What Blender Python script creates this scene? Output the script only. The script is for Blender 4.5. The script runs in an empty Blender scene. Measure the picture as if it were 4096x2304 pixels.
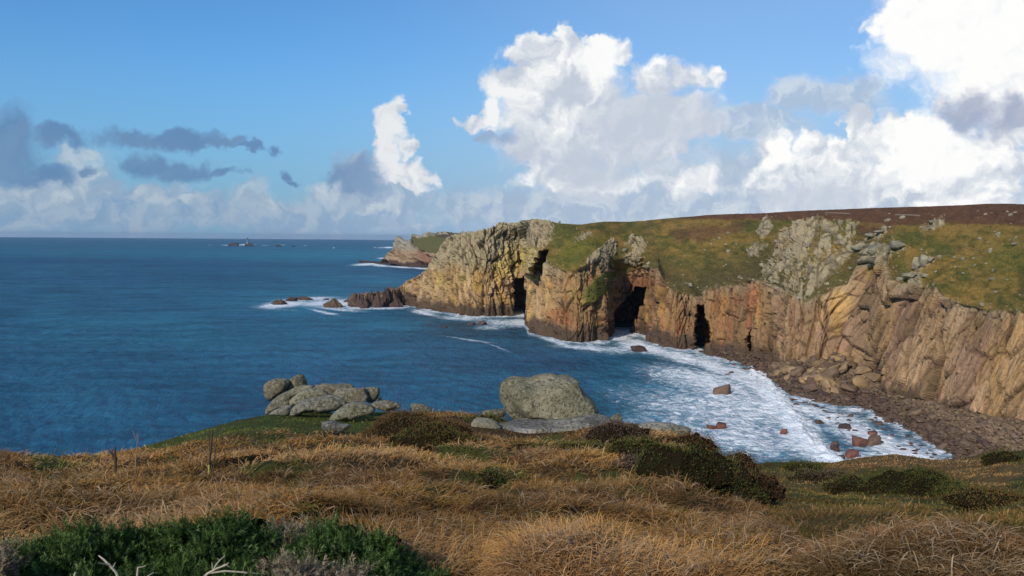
import bpy, math, random
import numpy as np
from mathutils import Matrix, Vector

# ------------------------------------------------------------------ camera
H = 62.0                       # eye height above the sea
HFOV = math.radians(60.0)
FP = 2048.0 / math.tan(HFOV / 2)   # focal length in photograph pixels (4096 wide)
PITCH = math.radians(3.27)
ROLL = math.radians(0.50)
_f = np.array([0, math.cos(PITCH), -math.sin(PITCH)])
_r = np.array([1.0, 0, 0])
_u = np.cross(_r, _f)
_r2 = _r * math.cos(ROLL) + _u * math.sin(ROLL)
_u2 = -_r * math.sin(ROLL) + _u * math.cos(ROLL)
_r, _u = _r2, _u2
sc = bpy.context.scene
cam_d = bpy.data.cameras.new("camera")
cam_d.sensor_width = 36.0
cam_d.lens = 18.0 / math.tan(HFOV / 2)
cam_d.clip_start = 0.1
cam_d.clip_end = 200000.0
cam = bpy.data.objects.new("camera", cam_d)
sc.collection.objects.link(cam)
M = Matrix(((_r[0], _u[0], -_f[0], 0), (_r[1], _u[1], -_f[1], 0), (_r[2], _u[2], -_f[2], H), (0, 0, 0, 1)))
cam.matrix_world = M
sc.camera = cam

def ray(x, y):
    """photo pixel -> unit horizontal direction (hx,hy) and tangent of elevation"""
    x = np.asarray(x, float); y = np.asarray(y, float)
    a = (x - 2048.0) / FP; b = (1152.0 - y) / FP
    d = [_f[i] + a * _r[i] + b * _u[i] for i in range(3)]
    h = np.sqrt(d[0] ** 2 + d[1] ** 2)
    return d[0] / h, d[1] / h, d[2] / h

def proj(X, Y, Z):
    P = (X, Y, Z - H)
    c = [sum(P[i] * v[i] for i in range(3)) for v in (_r, _u, _f)]
    w = np.maximum(c[2], 1e-3)
    return 2048 + FP * c[0] / w, 1152 - FP * c[1] / w

def at(x, y, r):
    hx, hy, e = ray(x, y)
    return Vector((float(hx * r), float(hy * r), float(H + e * r)))

# ------------------------------------------------------------------ light
SUN_AZ = math.radians(-147.0)      # clockwise from the view axis (+Y)
SUN_EL = math.radians(29.0)
sun_vec = Vector((math.sin(SUN_AZ) * math.cos(SUN_EL), math.cos(SUN_AZ) * math.cos(SUN_EL), math.sin(SUN_EL)))
sl = bpy.data.lights.new("sun", 'SUN'); sl.energy = 3.6; sl.angle = math.radians(0.5); sl.color = (1.0, 0.89, 0.72)
so = bpy.data.objects.new("sun", sl); sc.collection.objects.link(so)
so.location = (-60, -60, 160)
so.rotation_euler = sun_vec.to_track_quat('Z', 'Y').to_euler()
sc.view_settings.view_transform = 'Standard'
sc.view_settings.look = 'None'
sc.view_settings.exposure = 0.0
sc.view_settings.gamma = 1.0
sc.cycles.max_bounces = 6
sc.cycles.diffuse_bounces = 3
sc.cycles.glossy_bounces = 2
sc.cycles.volume_bounces = 0
sc.cycles.transmission_bounces = 2
sc.cycles.use_denoising = True
try:
    sc.cycles.denoiser = 'OPENIMAGEDENOISE'
    sc.cycles.denoising_input_passes = 'RGB_ALBEDO_NORMAL'
except Exception:
    pass

# ------------------------------------------------------------------ node helper
class NT:
    dims = '3D'
    def __init__(s, tree):
        s.t = tree; s.n = tree.nodes; s.l = tree.links
    def add(s, typ, **kw):
        n = s.n.new(typ)
        for k, v in kw.items(): setattr(n, k, v)
        return n
    def put(s, sock, v):
        if v is None: return
        if isinstance(v, bpy.types.NodeSocket): s.l.new(v, sock)
        else: sock.default_value = v
    def math(s, op, a, b=None, c=None, clamp=False):
        n = s.add('ShaderNodeMath', operation=op); n.use_clamp = clamp
        s.put(n.inputs[0], a); s.put(n.inputs[1], b); s.put(n.inputs[2], c)
        return n.outputs[0]
    def vec(s, op, a, b=None, c=None, out=0):
        n = s.add('ShaderNodeVectorMath', operation=op)
        s.put(n.inputs[0], a); s.put(n.inputs[1], b); s.put(n.inputs[2], c)
        return n.outputs[out]
    def step(s, v, a, b, lo=0.0, hi=1.0):
        n = s.add('ShaderNodeMapRange', interpolation_type='SMOOTHSTEP')
        s.put(n.inputs[0], v); s.put(n.inputs[1], a); s.put(n.inputs[2], b); s.put(n.inputs[3], lo); s.put(n.inputs[4], hi)
        return n.outputs[0]
    def lin(s, v, a, b, lo=0.0, hi=1.0):
        n = s.add('ShaderNodeMapRange')
        s.put(n.inputs[0], v); s.put(n.inputs[1], a); s.put(n.inputs[2], b); s.put(n.inputs[3], lo); s.put(n.inputs[4], hi)
        return n.outputs[0]
    def mix(s, f, a, b, blend='MIX'):
        n = s.add('ShaderNodeMix', data_type='RGBA', blend_type=blend)
        s.put(n.inputs[0], f)
        for k, v in ((6, a), (7, b)):
            if isinstance(v, (tuple, list)) and len(v) == 3: v = (*v, 1)
            s.put(n.inputs[k], v)
        return n.outputs[2]
    def fmix(s, f, a, b):
        n = s.add('ShaderNodeMix', data_type='FLOAT')
        s.put(n.inputs[0], f); s.put(n.inputs[2], a); s.put(n.inputs[3], b)
        return n.outputs[0]
    def noise(s, vec, scale, detail=4, rough=.55, lac=2.0, dist=0.0, out='Fac', dims=None):
        dims = dims or s.dims
        n = s.add('ShaderNodeTexNoise', noise_dimensions=dims)
        s.put(n.inputs['Vector'], vec); s.put(n.inputs['Scale'], scale); s.put(n.inputs['Detail'], detail)
        s.put(n.inputs['Roughness'], rough); s.put(n.inputs['Lacunarity'], lac); s.put(n.inputs['Distortion'], dist)
        return n.outputs[out]
    def voro(s, vec, scale, feature='F1', out='Distance', rnd=1.0, smooth=None, detail=0):
        n = s.add('ShaderNodeTexVoronoi', feature=feature, voronoi_dimensions=s.dims)
        s.put(n.inputs['Vector'], vec); s.put(n.inputs['Scale'], scale); s.put(n.inputs['Randomness'], rnd)
        s.put(n.inputs['Detail'], detail)
        if smooth is not None: s.put(n.inputs['Smoothness'], smooth)
        return n.outputs[out]
    def attr(s, name, out='Fac'):
        n = s.add('ShaderNodeAttribute', attribute_name=name)
        return n.outputs[out]
    def comb(s, x, y, z):
        n = s.add('ShaderNodeCombineXYZ')
        s.put(n.inputs[0], x); s.put(n.inputs[1], y); s.put(n.inputs[2], z)
        return n.outputs[0]
    def sep(s, v):
        n = s.add('ShaderNodeSeparateXYZ'); s.put(n.inputs[0], v); return n.outputs
    def bump(s, h, strength, dist, normal=None):
        n = s.add('ShaderNodeBump'); s.put(n.inputs['Height'], h); s.put(n.inputs['Strength'], strength); s.put(n.inputs['Distance'], dist)
        if normal is not None: s.put(n.inputs['Normal'], normal)
        return n.outputs[0]

# ------------------------------------------------------------------ world: sky + clouds
def build_world():
    w = bpy.data.worlds.new("World"); sc.world = w; w.use_nodes = True
    t = w.node_tree; t.nodes.clear(); N = NT(t); N.dims = '2D'
    sky = N.add('ShaderNodeTexSky', sky_type='NISHITA')
    sky.sun_disc = False; sky.sun_elevation = SUN_EL; sky.sun_rotation = SUN_AZ
    sky.altitude = 60; sky.air_density = 1.0; sky.dust_density = 0.6; sky.ozone_density = 2.2
    tc = N.add('ShaderNodeTexCoord')
    D = N.vec('NORMALIZE', tc.outputs['Generated'])
    x, y, z = N.sep(D)
    u = N.math('ARCTAN2', x, y)
    v = N.math('ARCSINE', N.math('ABSOLUTE', z))
    # photograph units: 1.0 = 1000 photo pixels, u right, v up (directions, fixed in the world)
    K = FP / 1000.0
    P0 = N.comb(N.math('MULTIPLY', u, K), N.math('MULTIPLY', v, K), 0.0)
    def cv(px, py):
        hx, hy, e = ray(px, py)
        return math.atan2(hx, hy) * K, math.atan(e) * K
    wn1 = N.vec('SUBTRACT', N.noise(P0, 2.2, 2, .5, out='Color'), (.5, .5, .5))
    wn2 = N.vec('SUBTRACT', N.noise(P0, 9.0, 3, .6, out='Color'), (.5, .5, .5))
    warp = N.vec('MULTIPLY_ADD', wn2, (.12, .11, 0), N.vec('MULTIPLY', wn1, (.16, .12, 0)))
    def field(P, blobs):
        acc = None
        for (cx, cy, rx, ry) in blobs:
            a, b = cv(cx, cy)
            ix, iy = 1000.0 / rx, 1000.0 / ry
            q = N.vec('MULTIPLY_ADD', P, (ix, iy, 0), (-a * ix, -b * iy, 0))
            l = N.vec('LENGTH', q, out=1)
            acc = l if acc is None else N.math('SMOOTH_MIN', acc, l, 0.12)
        return N.math('SUBTRACT', 1.0, acc)
    def billow(P, sc_):
        a = N.voro(P, sc_, 'SMOOTH_F1', smooth=.35, detail=0)
        b = N.voro(P, sc_ * 2.6, 'SMOOTH_F1', smooth=.35, detail=0)
        c = N.noise(P, sc_ * 5.0, 4, .6)
        s_ = N.math('MULTIPLY_ADD', a, -1.0, 0.55)
        s_ = N.math('MULTIPLY_ADD', b, -.5, s_)
        return N.math('MULTIPLY_ADD', c, .55, s_)
    LX, LY = -.028, .030
    white = [(2250,430,330,300),(2130,225,115,105),(2230,190,80,80),(2390,205,120,100),(2480,215,85,75),(2000,350,100,95),(1975,440,80,80),
             (2600,330,150,100),(2740,330,150,90),(2860,330,70,60),(2420,560,420,220),(2700,480,260,130),(2350,700,330,110),(1900,490,75,55),
             (1560,490,62,75),(1570,600,75,110),(1620,690,110,70),(2750,730,130,65),
             (3100,590,85,75),(3240,590,75,65),(3250,700,230,120),(3440,510,80,60),(3490,580,90,90),(3650,550,170,110),(3800,660,330,190),(3330,770,330,90),
             (3800,130,330,290),(3950,340,270,190),(4150,60,420,420),(3620,60,130,170),
             (1530,560,50,50),(1690,690,60,50),(1600,740,140,30),(1640,610,40,60),(1710,720,80,36)]
    P1 = N.vec('ADD', P0, warp)
    P1s = N.vec('ADD', P1, (LX, LY, 0))
    # a low-frequency copy decides whether a place is solid and lit
    f0 = field(P1, white)
    bl = billow(P1, 7.0); bls = billow(P1s, 7.0)
    F = N.math('MULTIPLY_ADD', bl, .36, f0); F = N.math('MULTIPLY_ADD', N.math('SUBTRACT', N.noise(P1, 14., 5, .60), .5), .26, F)
    soft = N.step(N.noise(P0, 2.6, 3, .6), .36, .66)            # soft or crisp edges
    edge = N.fmix(soft, .22, .65)
    aW = N.step(F, .06, N.math('ADD', edge, .06))
    em0 = N.math('SUBTRACT', bl, bls)
    broad = N.noise(P1, 3.2, 3, .55)
    # light: billows facing the sun, thick parts turn grey lower down
    uu = N.math('MULTIPLY', u, K); vv = N.math('MULTIPLY', v, K)
    greyf = field(P1, [(2560,520,330,260),(2780,520,260,170),(2350,640,260,170),(2100,600,130,90),(2900,560,170,90),(3350,450,260,90),(2450,800,600,70),(3250,780,320,80),(2050,300,70,60),(2250,360,150,110)])
    g = N.step(N.math('MULTIPLY_ADD', broad, .5, greyf), .15, .95)
    brightf = field(P1, [(2380,230,120,120),(1990,400,60,130),(1580,620,70,170),(3700,600,200,150),(3850,120,420,300),(3150,590,80,60),(2640,235,60,40)])
    br = N.step(brightf, -.15, .55)
    em = N.math('MULTIPLY', em0, N.math('MULTIPLY_ADD', N.math('MAXIMUM', g, br), -.68, 1.0))
    lit = N.math('MULTIPLY_ADD', em, 1.05, .60)
    lit = N.math('MULTIPLY_ADD', g, -.52, lit)
    lit = N.math('MULTIPLY_ADD', N.math('SUBTRACT', N.noise(P1, 12., 3, .5), .5), .14, lit)
    lit = N.math('MULTIPLY_ADD', br, .45, lit, clamp=True)
    S = 10.0
    cl_lo = (.55 * S, .61 * S, .71 * S); cl_mid = (.76 * S, .80 * S, .85 * S); cl_hi = (1.02 * S, 1.02 * S, 1.0 * S)
    cw = N.mix(N.step(lit, -.05, .62), cl_lo, cl_mid)
    cw = N.mix(N.step(lit, .42, 1.12), cw, cl_hi)
    # horizon bank
    bank = [(600,870,1500,70),(2300,840,900,110),(3300,850,900,110),(1500,800,330,70),(1150,830,300,60),(500,800,260,50),(150,760,260,70),(800,830,300,50),(3000,520,260,80),(3250,400,200,80),(3420,400,150,80),(3000,700,300,110),(1420,690,110,80)]
    fb = field(P1, bank)
    Fb = N.math('MULTIPLY_ADD', N.noise(P1, 7.0, 5, .6), .8, fb)
    aB = N.math('MULTIPLY', N.step(Fb, .25, .95), .8)
    lb = N.step(N.math('SUBTRACT', N.noise(P1, 6.0, 4, .6), N.noise(P1s, 6.0, 4, .6)), -.13, .17)
    right = N.step(uu, -1.4, .8)
    cb_lo = N.mix(right, (.235*S, .355*S, .53*S), (.44*S, .53*S, .66*S))
    cb_hi = N.mix(right, (.37*S, .46*S, .575*S), (.66*S, .72*S, .78*S))
    cb = N.mix(lb, cb_lo, cb_hi)
    puff = [(300,640,90,50),(380,625,70,50),(350,700,100,70),(330,760,160,40),(60,770,160,50),(180,800,200,40),(1000,750,45,60),(1010,800,90,50),(720,770,60,40),(700,820,150,30),(560,790,120,40),(1330,770,100,50),(1480,800,120,40),(2660,700,110,60),(2800,720,90,50)]
    fp = field(P1, puff)
    Fp = N.math('MULTIPLY_ADD', N.noise(P1, 8.0, 6, .66), 1.25, fp)
    aP = N.math('MULTIPLY', N.step(Fp, .50, 1.35), .75)
    lp = N.math('MULTIPLY_ADD', em0, 1.2, N.math('MULTIPLY_ADD', vv, 1.5, .25))
    cp = N.mix(right, N.mix(N.step(lp, -.05, 1.1), (.30*S, .41*S, .545*S), (.52*S, .60*S, .66*S)), N.mix(N.step(lp, .1, .8), (.55*S, .62*S, .70*S), (.86*S, .89*S, .91*S)))
    # dark clouds in front
    darkb = [(-40,600,200,140),(60,520,90,120),(150,690,150,50),(280,555,90,45),(570,560,150,42),(700,550,140,42),(830,575,120,25),(940,595,80,14),(1060,610,40,22),
             (600,680,120,60),(700,690,140,50),(850,700,90,24),(345,690,40,20),(1130,700,42,32),(1165,725,50,14),(1350,700,60,55),(1450,720,120,90),(1990,560,80,32)]
    fd = field(P1, darkb)
    Fd = N.math('MULTIPLY_ADD', N.noise(P1, 9.0, 5, .6), .9, fd)
    aD = N.math('MULTIPLY', N.step(Fd, .26, 1.05), .86)
    darkr = [(3860,440,120,95),(4070,440,110,100)]
    fr = field(P1, darkr)
    Fr = N.math('MULTIPLY_ADD', N.noise(P1, 8.0, 5, .6), .8, fr)
    aR = N.math('MULTIPLY', N.step(Fr, .30, 1.0), .85)
    cd = N.mix(N.step(uu, -.9, -.2), (.120*S, .235*S, .43*S), (.33*S, .44*S, .62*S))
    cd = N.mix(N.step(N.noise(P1, 5.0, 4, .6), .35, .7), cd, N.mix(.30, cd, (.24*S, .36*S, .52*S)))
    # sky colour, gently deepened
    base = N.mix(1.0, sky.outputs[0], SKY_TINT, 'MULTIPLY')
    hz = N.step(vv, -.02, .80, 1.0, 0.0)
    base = N.mix(N.math('MULTIPLY_ADD', hz, .76, N.math('MULTIPLY', right, .36)), base, N.mix(right, (.185*S, .355*S, .555*S), (.40*S, .54*S, .72*S)))
    col = N.mix(aB, base, cb)
    # white puffs on the left are dimmer
    cw = N.mix(right, N.mix(.5, cw, (.40*S, .47*S, .57*S)), cw)
    col = N.mix(aP, col, cp)
    col = N.mix(aW, col, cw)
    col = N.mix(aD, col, cd)
    col = N.mix(aR, col, (.36*S, .41*S, .56*S, 1))
    bg = N.add('ShaderNodeBackground'); bg.inputs['Strength'].default_value = 0.1
    t.links.new(col, bg.inputs['Color'])
    skv = N.vec('MULTIPLY', D, (1, 1, 0)); N.l.new(N.vec('ADD', skv, N.comb(0, 0, N.math('MAXIMUM', N.math('ABSOLUTE', z), .012))), sky.inputs[0]) if sky.inputs else None
    out = N.add('ShaderNodeOutputWorld'); t.links.new(bg.outputs[0], out.inputs[0])
SKY_TINT = (.54, 1.0, 1.41)
build_world()

# ------------------------------------------------------------------ numpy noise
def _h(ix, iy, s):
    a = (ix.astype(np.int64) * 374761393 + iy.astype(np.int64) * 668265263 + s * 2147483647 + 1013904223) & 0xFFFFFFFF
    a = (a ^ (a >> 13)) * 1274126177 & 0xFFFFFFFF
    a = (a ^ (a >> 16)) * 2246822519 & 0xFFFFFFFF
    a = a ^ (a >> 15)
    return (a & 0xFFFFFF).astype(np.float64) / 16777216.0
def vn(x, y, s=0):
    xi = np.floor(x); yi = np.floor(y); fx = x - xi; fy = y - yi
    fx = fx * fx * fx * (fx * (fx * 6 - 15) + 10); fy = fy * fy * fy * (fy * (fy * 6 - 15) + 10)
    a = _h(xi, yi, s); b = _h(xi + 1, yi, s); c = _h(xi, yi + 1, s); d = _h(xi + 1, yi + 1, s)
    return (a + (b - a) * fx) * (1 - fy) + (c + (d - c) * fx) * fy
def fbm(x, y, s=0, o=4, g=.5, l=2.03):
    r = 0; a = 1; t = 0
    for i in range(o):
        r = r + a * vn(x, y, s + 17 * i); t += a; a *= g; x = x * l + 3.7; y = y * l + 1.3
    return r / t - .5
def worley(x, y, s=0):
    """F1, F2, cell random a, b, offset to the cell's point"""
    xi = np.floor(x); yi = np.floor(y)
    F1 = np.full(x.shape, 9.0); F2 = np.full(x.shape, 9.0); ra = np.zeros(x.shape); rb = np.zeros(x.shape)
    ox = np.zeros(x.shape); oy = np.zeros(x.shape)
    for i in (-1, 0, 1):
        for j in (-1, 0, 1):
            cx = xi + i; cy = yi + j
            dx = cx + _h(cx, cy, s + 1) - x; dy = cy + _h(cx, cy, s + 2) - y
            d = np.sqrt(dx * dx + dy * dy)
            m = d < F1
            F2 = np.where(m, F1, np.minimum(F2, d))
            F1 = np.where(m, d, F1)
            ox = np.where(m, dx, ox); oy = np.where(m, dy, oy)
            ra = np.where(m, _h(cx, cy, s + 3), ra); rb = np.where(m, _h(cx, cy, s + 4), rb)
    return F1, F2, ra, rb, ox, oy
def sstep(v, a, b):
    t = np.clip((v - a) / (b - a), 0, 1); return t * t * (3 - 2 * t)
def sdf(px, py, poly):
    """signed distance to a polygon, negative inside"""
    d = np.full(px.shape, 1e18); ins = np.zeros(px.shape, bool)
    n = len(poly)
    for i in range(n):
        ax, ay = poly[i]; bx, by = poly[(i + 1) % n]
        ex, ey = bx - ax, by - ay
        t = np.clip(((px - ax) * ex + (py - ay) * ey) / (ex * ex + ey * ey + 1e-9), 0, 1)
        d = np.minimum(d, (px - ax - t * ex) ** 2 + (py - ay - t * ey) ** 2)
        if ay != by:
            c = ((ay > py) != (by > py)) & (px < (bx - ax) * (py - ay) / (by - ay) + ax)
            ins ^= c
    return np.where(ins, -1, 1) * np.sqrt(d)
def polymask(px, py, poly, soft):
    xs = [p[0] for p in poly]; ys = [p[1] for p in poly]; m = soft * 2 + 5
    r = np.zeros(px.shape)
    b = (px > min(xs) - m) & (px < max(xs) + m) & (py > min(ys) - m) & (py < max(ys) + m)
    if b.any(): r[b] = 1 - sstep(sdf(px[b], py[b], poly), -soft, soft)
    return r
def line(x, pts):
    p = np.array(pts, float); return np.interp(x, p[:, 0], p[:, 1])
def blurx(a, n, axis=1):
    if n < 1: return a
    k = np.hanning(2 * n + 3)[1:-1]; k /= k.sum()
    pad = [(0, 0)] * a.ndim; pad[axis] = (n, n)
    b = np.pad(a, pad, mode='edge'); out = np.zeros_like(a)
    for i, w in enumerate(k):
        sl_ = [slice(None)] * a.ndim; sl_[axis] = slice(i, i + a.shape[axis]); out += w * b[tuple(sl_)]
    return out

# ------------------------------------------------------------------ mesh helpers
def link(o): sc.collection.objects.link(o); return o
def tag(o, label=None, cat=None, group=None, kind=None):
    if label: o['label'] = label
    if cat: o['category'] = cat
    if group: o['group'] = group
    if kind: o['kind'] = kind
    return o
def mesh_np(name, V, F, attrs=None, smooth=True, mat=None, cols=None):
    me = bpy.data.meshes.new(name)
    V = np.asarray(V, np.float32).reshape(-1, 3); F = np.asarray(F, np.int32); k = F.shape[1]
    me.vertices.add(len(V)); me.vertices.foreach_set('co', V.ravel())
    me.loops.add(F.size); me.loops.foreach_set('vertex_index', F.ravel())
    me.polygons.add(len(F)); me.polygons.foreach_set('loop_start', np.arange(0, F.size, k, dtype=np.int32))
    try: me.polygons.foreach_set('loop_total', np.full(len(F), k, np.int32))
    except Exception: pass
    if smooth: me.polygons.foreach_set('use_smooth', np.ones(len(F), bool))
    for n, a in (attrs or {}).items():
        at_ = me.attributes.new(n, 'FLOAT', 'POINT'); at_.data.foreach_set('value', np.asarray(a, np.float32).ravel())
    for n, a in (cols or {}).items():
        at_ = me.attributes.new(n, 'FLOAT_COLOR', 'POINT')
        a = np.asarray(a, np.float32).reshape(-1, 3); a = np.concatenate([a, np.ones((len(a), 1), np.float32)], 1)
        at_.data.foreach_set('color', a.ravel())
    me.update(calc_edges=True)
    if mat: me.materials.append(mat)
    return me
def obj(name, me, parent=None):
    o = bpy.data.objects.new(name, me); link(o)
    if parent: o.parent = parent
    return o
def grid_faces(nr, nc, keep=None):
    i = np.arange((nr - 1) * (nc - 1)); r = i // (nc - 1); c = i % (nc - 1); a = r * nc + c
    F = np.stack([a, a + 1, a + nc + 1, a + nc], 1)
    if keep is not None: F = F[keep.ravel()]
    return F
def grid_normals(X, Y, Z):
    P = np.stack([X, Y, Z], -1)
    du = np.gradient(P, axis=1); dv = np.gradient(P, axis=0)
    n = np.cross(du, dv); l = np.linalg.norm(n, axis=-1, keepdims=True); return n / np.maximum(l, 1e-9)
def new_mat(name):
    m = bpy.data.materials.new(name); m.use_nodes = True; t = m.node_tree; t.nodes.clear()
    N = NT(t); b = N.add('ShaderNodeBsdfPrincipled'); o = N.add('ShaderNodeOutputMaterial'); t.links.new(b.outputs[0], o.inputs[0])
    b.inputs['Roughness'].default_value = .9; b.inputs['Specular IOR Level'].default_value = .2
    return m, N, b

# ------------------------------------------------------------------ coast outlines (photo pixels)
RIDGE = [(1300,1235),(1385,1222),(1398,1210),(1415,1185),(1429,1174),(1460,1172),(1490,1170),(1518,1163),(1549,1165),(1572,1164),(1596,1149),(1619,1134),(1654,1111),(1693,1087),(1712,1058),(1735,1017),(1754,995),(1764,974),(1783,946),(1812,938),(1880,928),(1928,916),(1967,906),(1996,890),(2015,888),(2039,893),(2102,881),(2150,876),(2185,878),(2199,886),(2237,893),(2290,897),(2329,898),(2387,889),(2435,886),(2515,887),(2583,882),(2680,872),(2825,860),(2921,856),(3066,852),(3198,843),(3476,832),(3695,826),(3860,820),(3943,815),(4018,814),(4096,817),(4300,815),(4700,800),(5200,790)]
WATER = [(1300,1240),(1398,1228),(1452,1231),(1537,1227),(1600,1222),(1640,1222),(1657,1230),(1735,1249),(1812,1261),(1870,1267),(1947,1271),(2010,1268),(2058,1263),(2092,1262),(2100,1300),(2112,1331),(2199,1351),(2242,1372),(2314,1377),(2387,1373),(2440,1361),(2452,1343),(2470,1337),(2525,1338),(2570,1341),(2593,1365),(2641,1392),(2704,1402),(2776,1402),(2790,1414),(2815,1428),(2873,1434),(2921,1445),(2994,1466),(3013,1486),(3103,1522),(3117,1566),(3156,1590),(3214,1609),(3286,1628),(3383,1645),(3456,1645),(3504,1668),(3625,1732),(3721,1782),(3770,1824),(3803,1842),(3950,1930),(4096,2030),(4700,2350),(5200,2600)]
BASE = [(1300,1236),(1398,1222),(2058,1250),(2100,1290),(2112,1320),(2242,1362),(2314,1367),(2440,1352),(2470,1330),(2593,1355),(2641,1380),(2704,1390),(2776,1385),(2830,1380),(2921,1400),(3013,1430),(3100,1455),(3190,1450),(3290,1440),(3383,1428),(3431,1460),(3504,1527),(3528,1570),(3600,1590),(3721,1609),(3866,1648),(3987,1672),(4096,1690),(4700,1800),(5200,1900)]
EDGE = [(1300,1225),(1398,1214),(1619,1170),(1735,1060),(1800,1010),(1880,960),(1960,945),(2050,950),(2110,985),(2172,1010),(2200,1068),(2269,1085),(2340,1070),(2385,1040),(2430,1060),(2455,1100),(2480,1098),(2560,1080),(2631,1078),(2660,1138),(2776,1188),(2825,1158),(2921,1140),(3042,1122),(3114,1148),(3218,1200),(3322,1163),(3387,1140),(3422,1080),(3440,1040),(3520,1030),(3546,1045),(3575,1125),(3620,1148),(3745,1150),(3775,1190),(3844,1218),(3968,1247),(4096,1250),(4700,1270),(5200,1280)]
CAVE = [(2545,1146),(2578,1153),(2576,1182),(2538,1264),(2500,1345),(2455,1345),(2470,1264),(2489,1206),(2513,1184),(2530,1165)]
RECESS = [(2483,1112),(2545,1100),(2620,1110),(2612,1250),(2578,1350),(2452,1350)]
FISS1 = [(2194,1000),(2160,1004),(2112,1098),(2064,1108),(2061,1268),(2106,1268),(2142,1150)]
FISS3 = [(2783,1225),(2806,1220),(2808,1264),(2832,1312),(2826,1360),(2792,1400),(2779,1395),(2779,1355)]
FISS4 = [(2985,1320),(3002,1312),(3000,1365),(2988,1400),(2974,1372)]
CRAGS = [
 ([(1975,905),(2010,885),(2110,876),(2195,878),(2225,915),(2200,930),(2180,985),(2120,985),(1990,960)], 1.4),
 ([(2285,950),(2330,925),(2355,945),(2330,965),(2295,972)], 1.0),
 ([(2335,1085),(2375,1010),(2400,985),(2435,962),(2462,975),(2452,1020),(2430,1060),(2395,1110)], 1.05),
 ([(2528,945),(2558,942),(2575,980),(2580,1065),(2545,1075),(2518,1050)], 1.15),
 ([(2500,1035),(2522,1000),(2535,1050),(2520,1075)], 1.2),
 ([(3050,1115),(3058,1060),(3100,985),(3120,930),(3180,885),(3260,868),(3360,880),(3425,890),(3420,950),(3405,1010),(3340,1120),(3300,1140),(3235,1195),(3150,1160)], 1.1),
 ([(3030,925),(3065,865),(3095,870),(3080,915),(3045,960)], 1.2),
 ([(3000,1010),(3030,965),(3060,975),(3040,1020),(3010,1030)], .9),
 ([(3432,1040),(3436,985),(3500,970),(3530,990),(3570,965),(3620,975),(3615,1000),(3560,1010),(3548,1060),(3440,1060)], 2.0),
 ([(3475,960),(3490,930),(3540,925),(3535,945),(3500,970)], 1.2),
 ([(3655,1080),(3670,1035),(3730,1025),(3735,1050),(3700,1085)], 1.3),
 ([(3620,1125),(3640,1095),(3700,1090),(3690,1130),(3640,1150)], .9),
 ([(3690,910),(3730,880),(3770,880),(3755,915),(3710,925)], 1.0)]

def march(xs, rows, top, bot, slope, h0):
    """For every column start on the sea at the water line and climb; slope(X,Y) is the rise over run."""
    nc = len(xs); nr = rows
    t = np.linspace(0, 1, nr)[:, None]
    Y = bot[None, :] + (top - bot)[None, :] * t
    X = np.repeat(xs[None, :], nr, 0)
    hx, hy, e = ray(X, Y)
    T = slope(X, Y)
    r = np.zeros_like(X); r[0] = (h0 - H) / e[0]
    for k in range(1, nr):
        z = r[k - 1] * e[k - 1]
        r[k] = (z - T[k] * r[k - 1]) / np.minimum(e[k] - T[k], -.02)
    return X, Y, hx, hy, e, r

xs_main = np.concatenate([np.arange(1392, 4150, 2.1), np.arange(4150, 5200, 12)])
# -- the coast's distances, shared by terrain, sea and rocks
def r_sea(x, y):
    hx, hy, e = ray(x, y); return -H / np.minimum(e, -1e-4)

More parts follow.
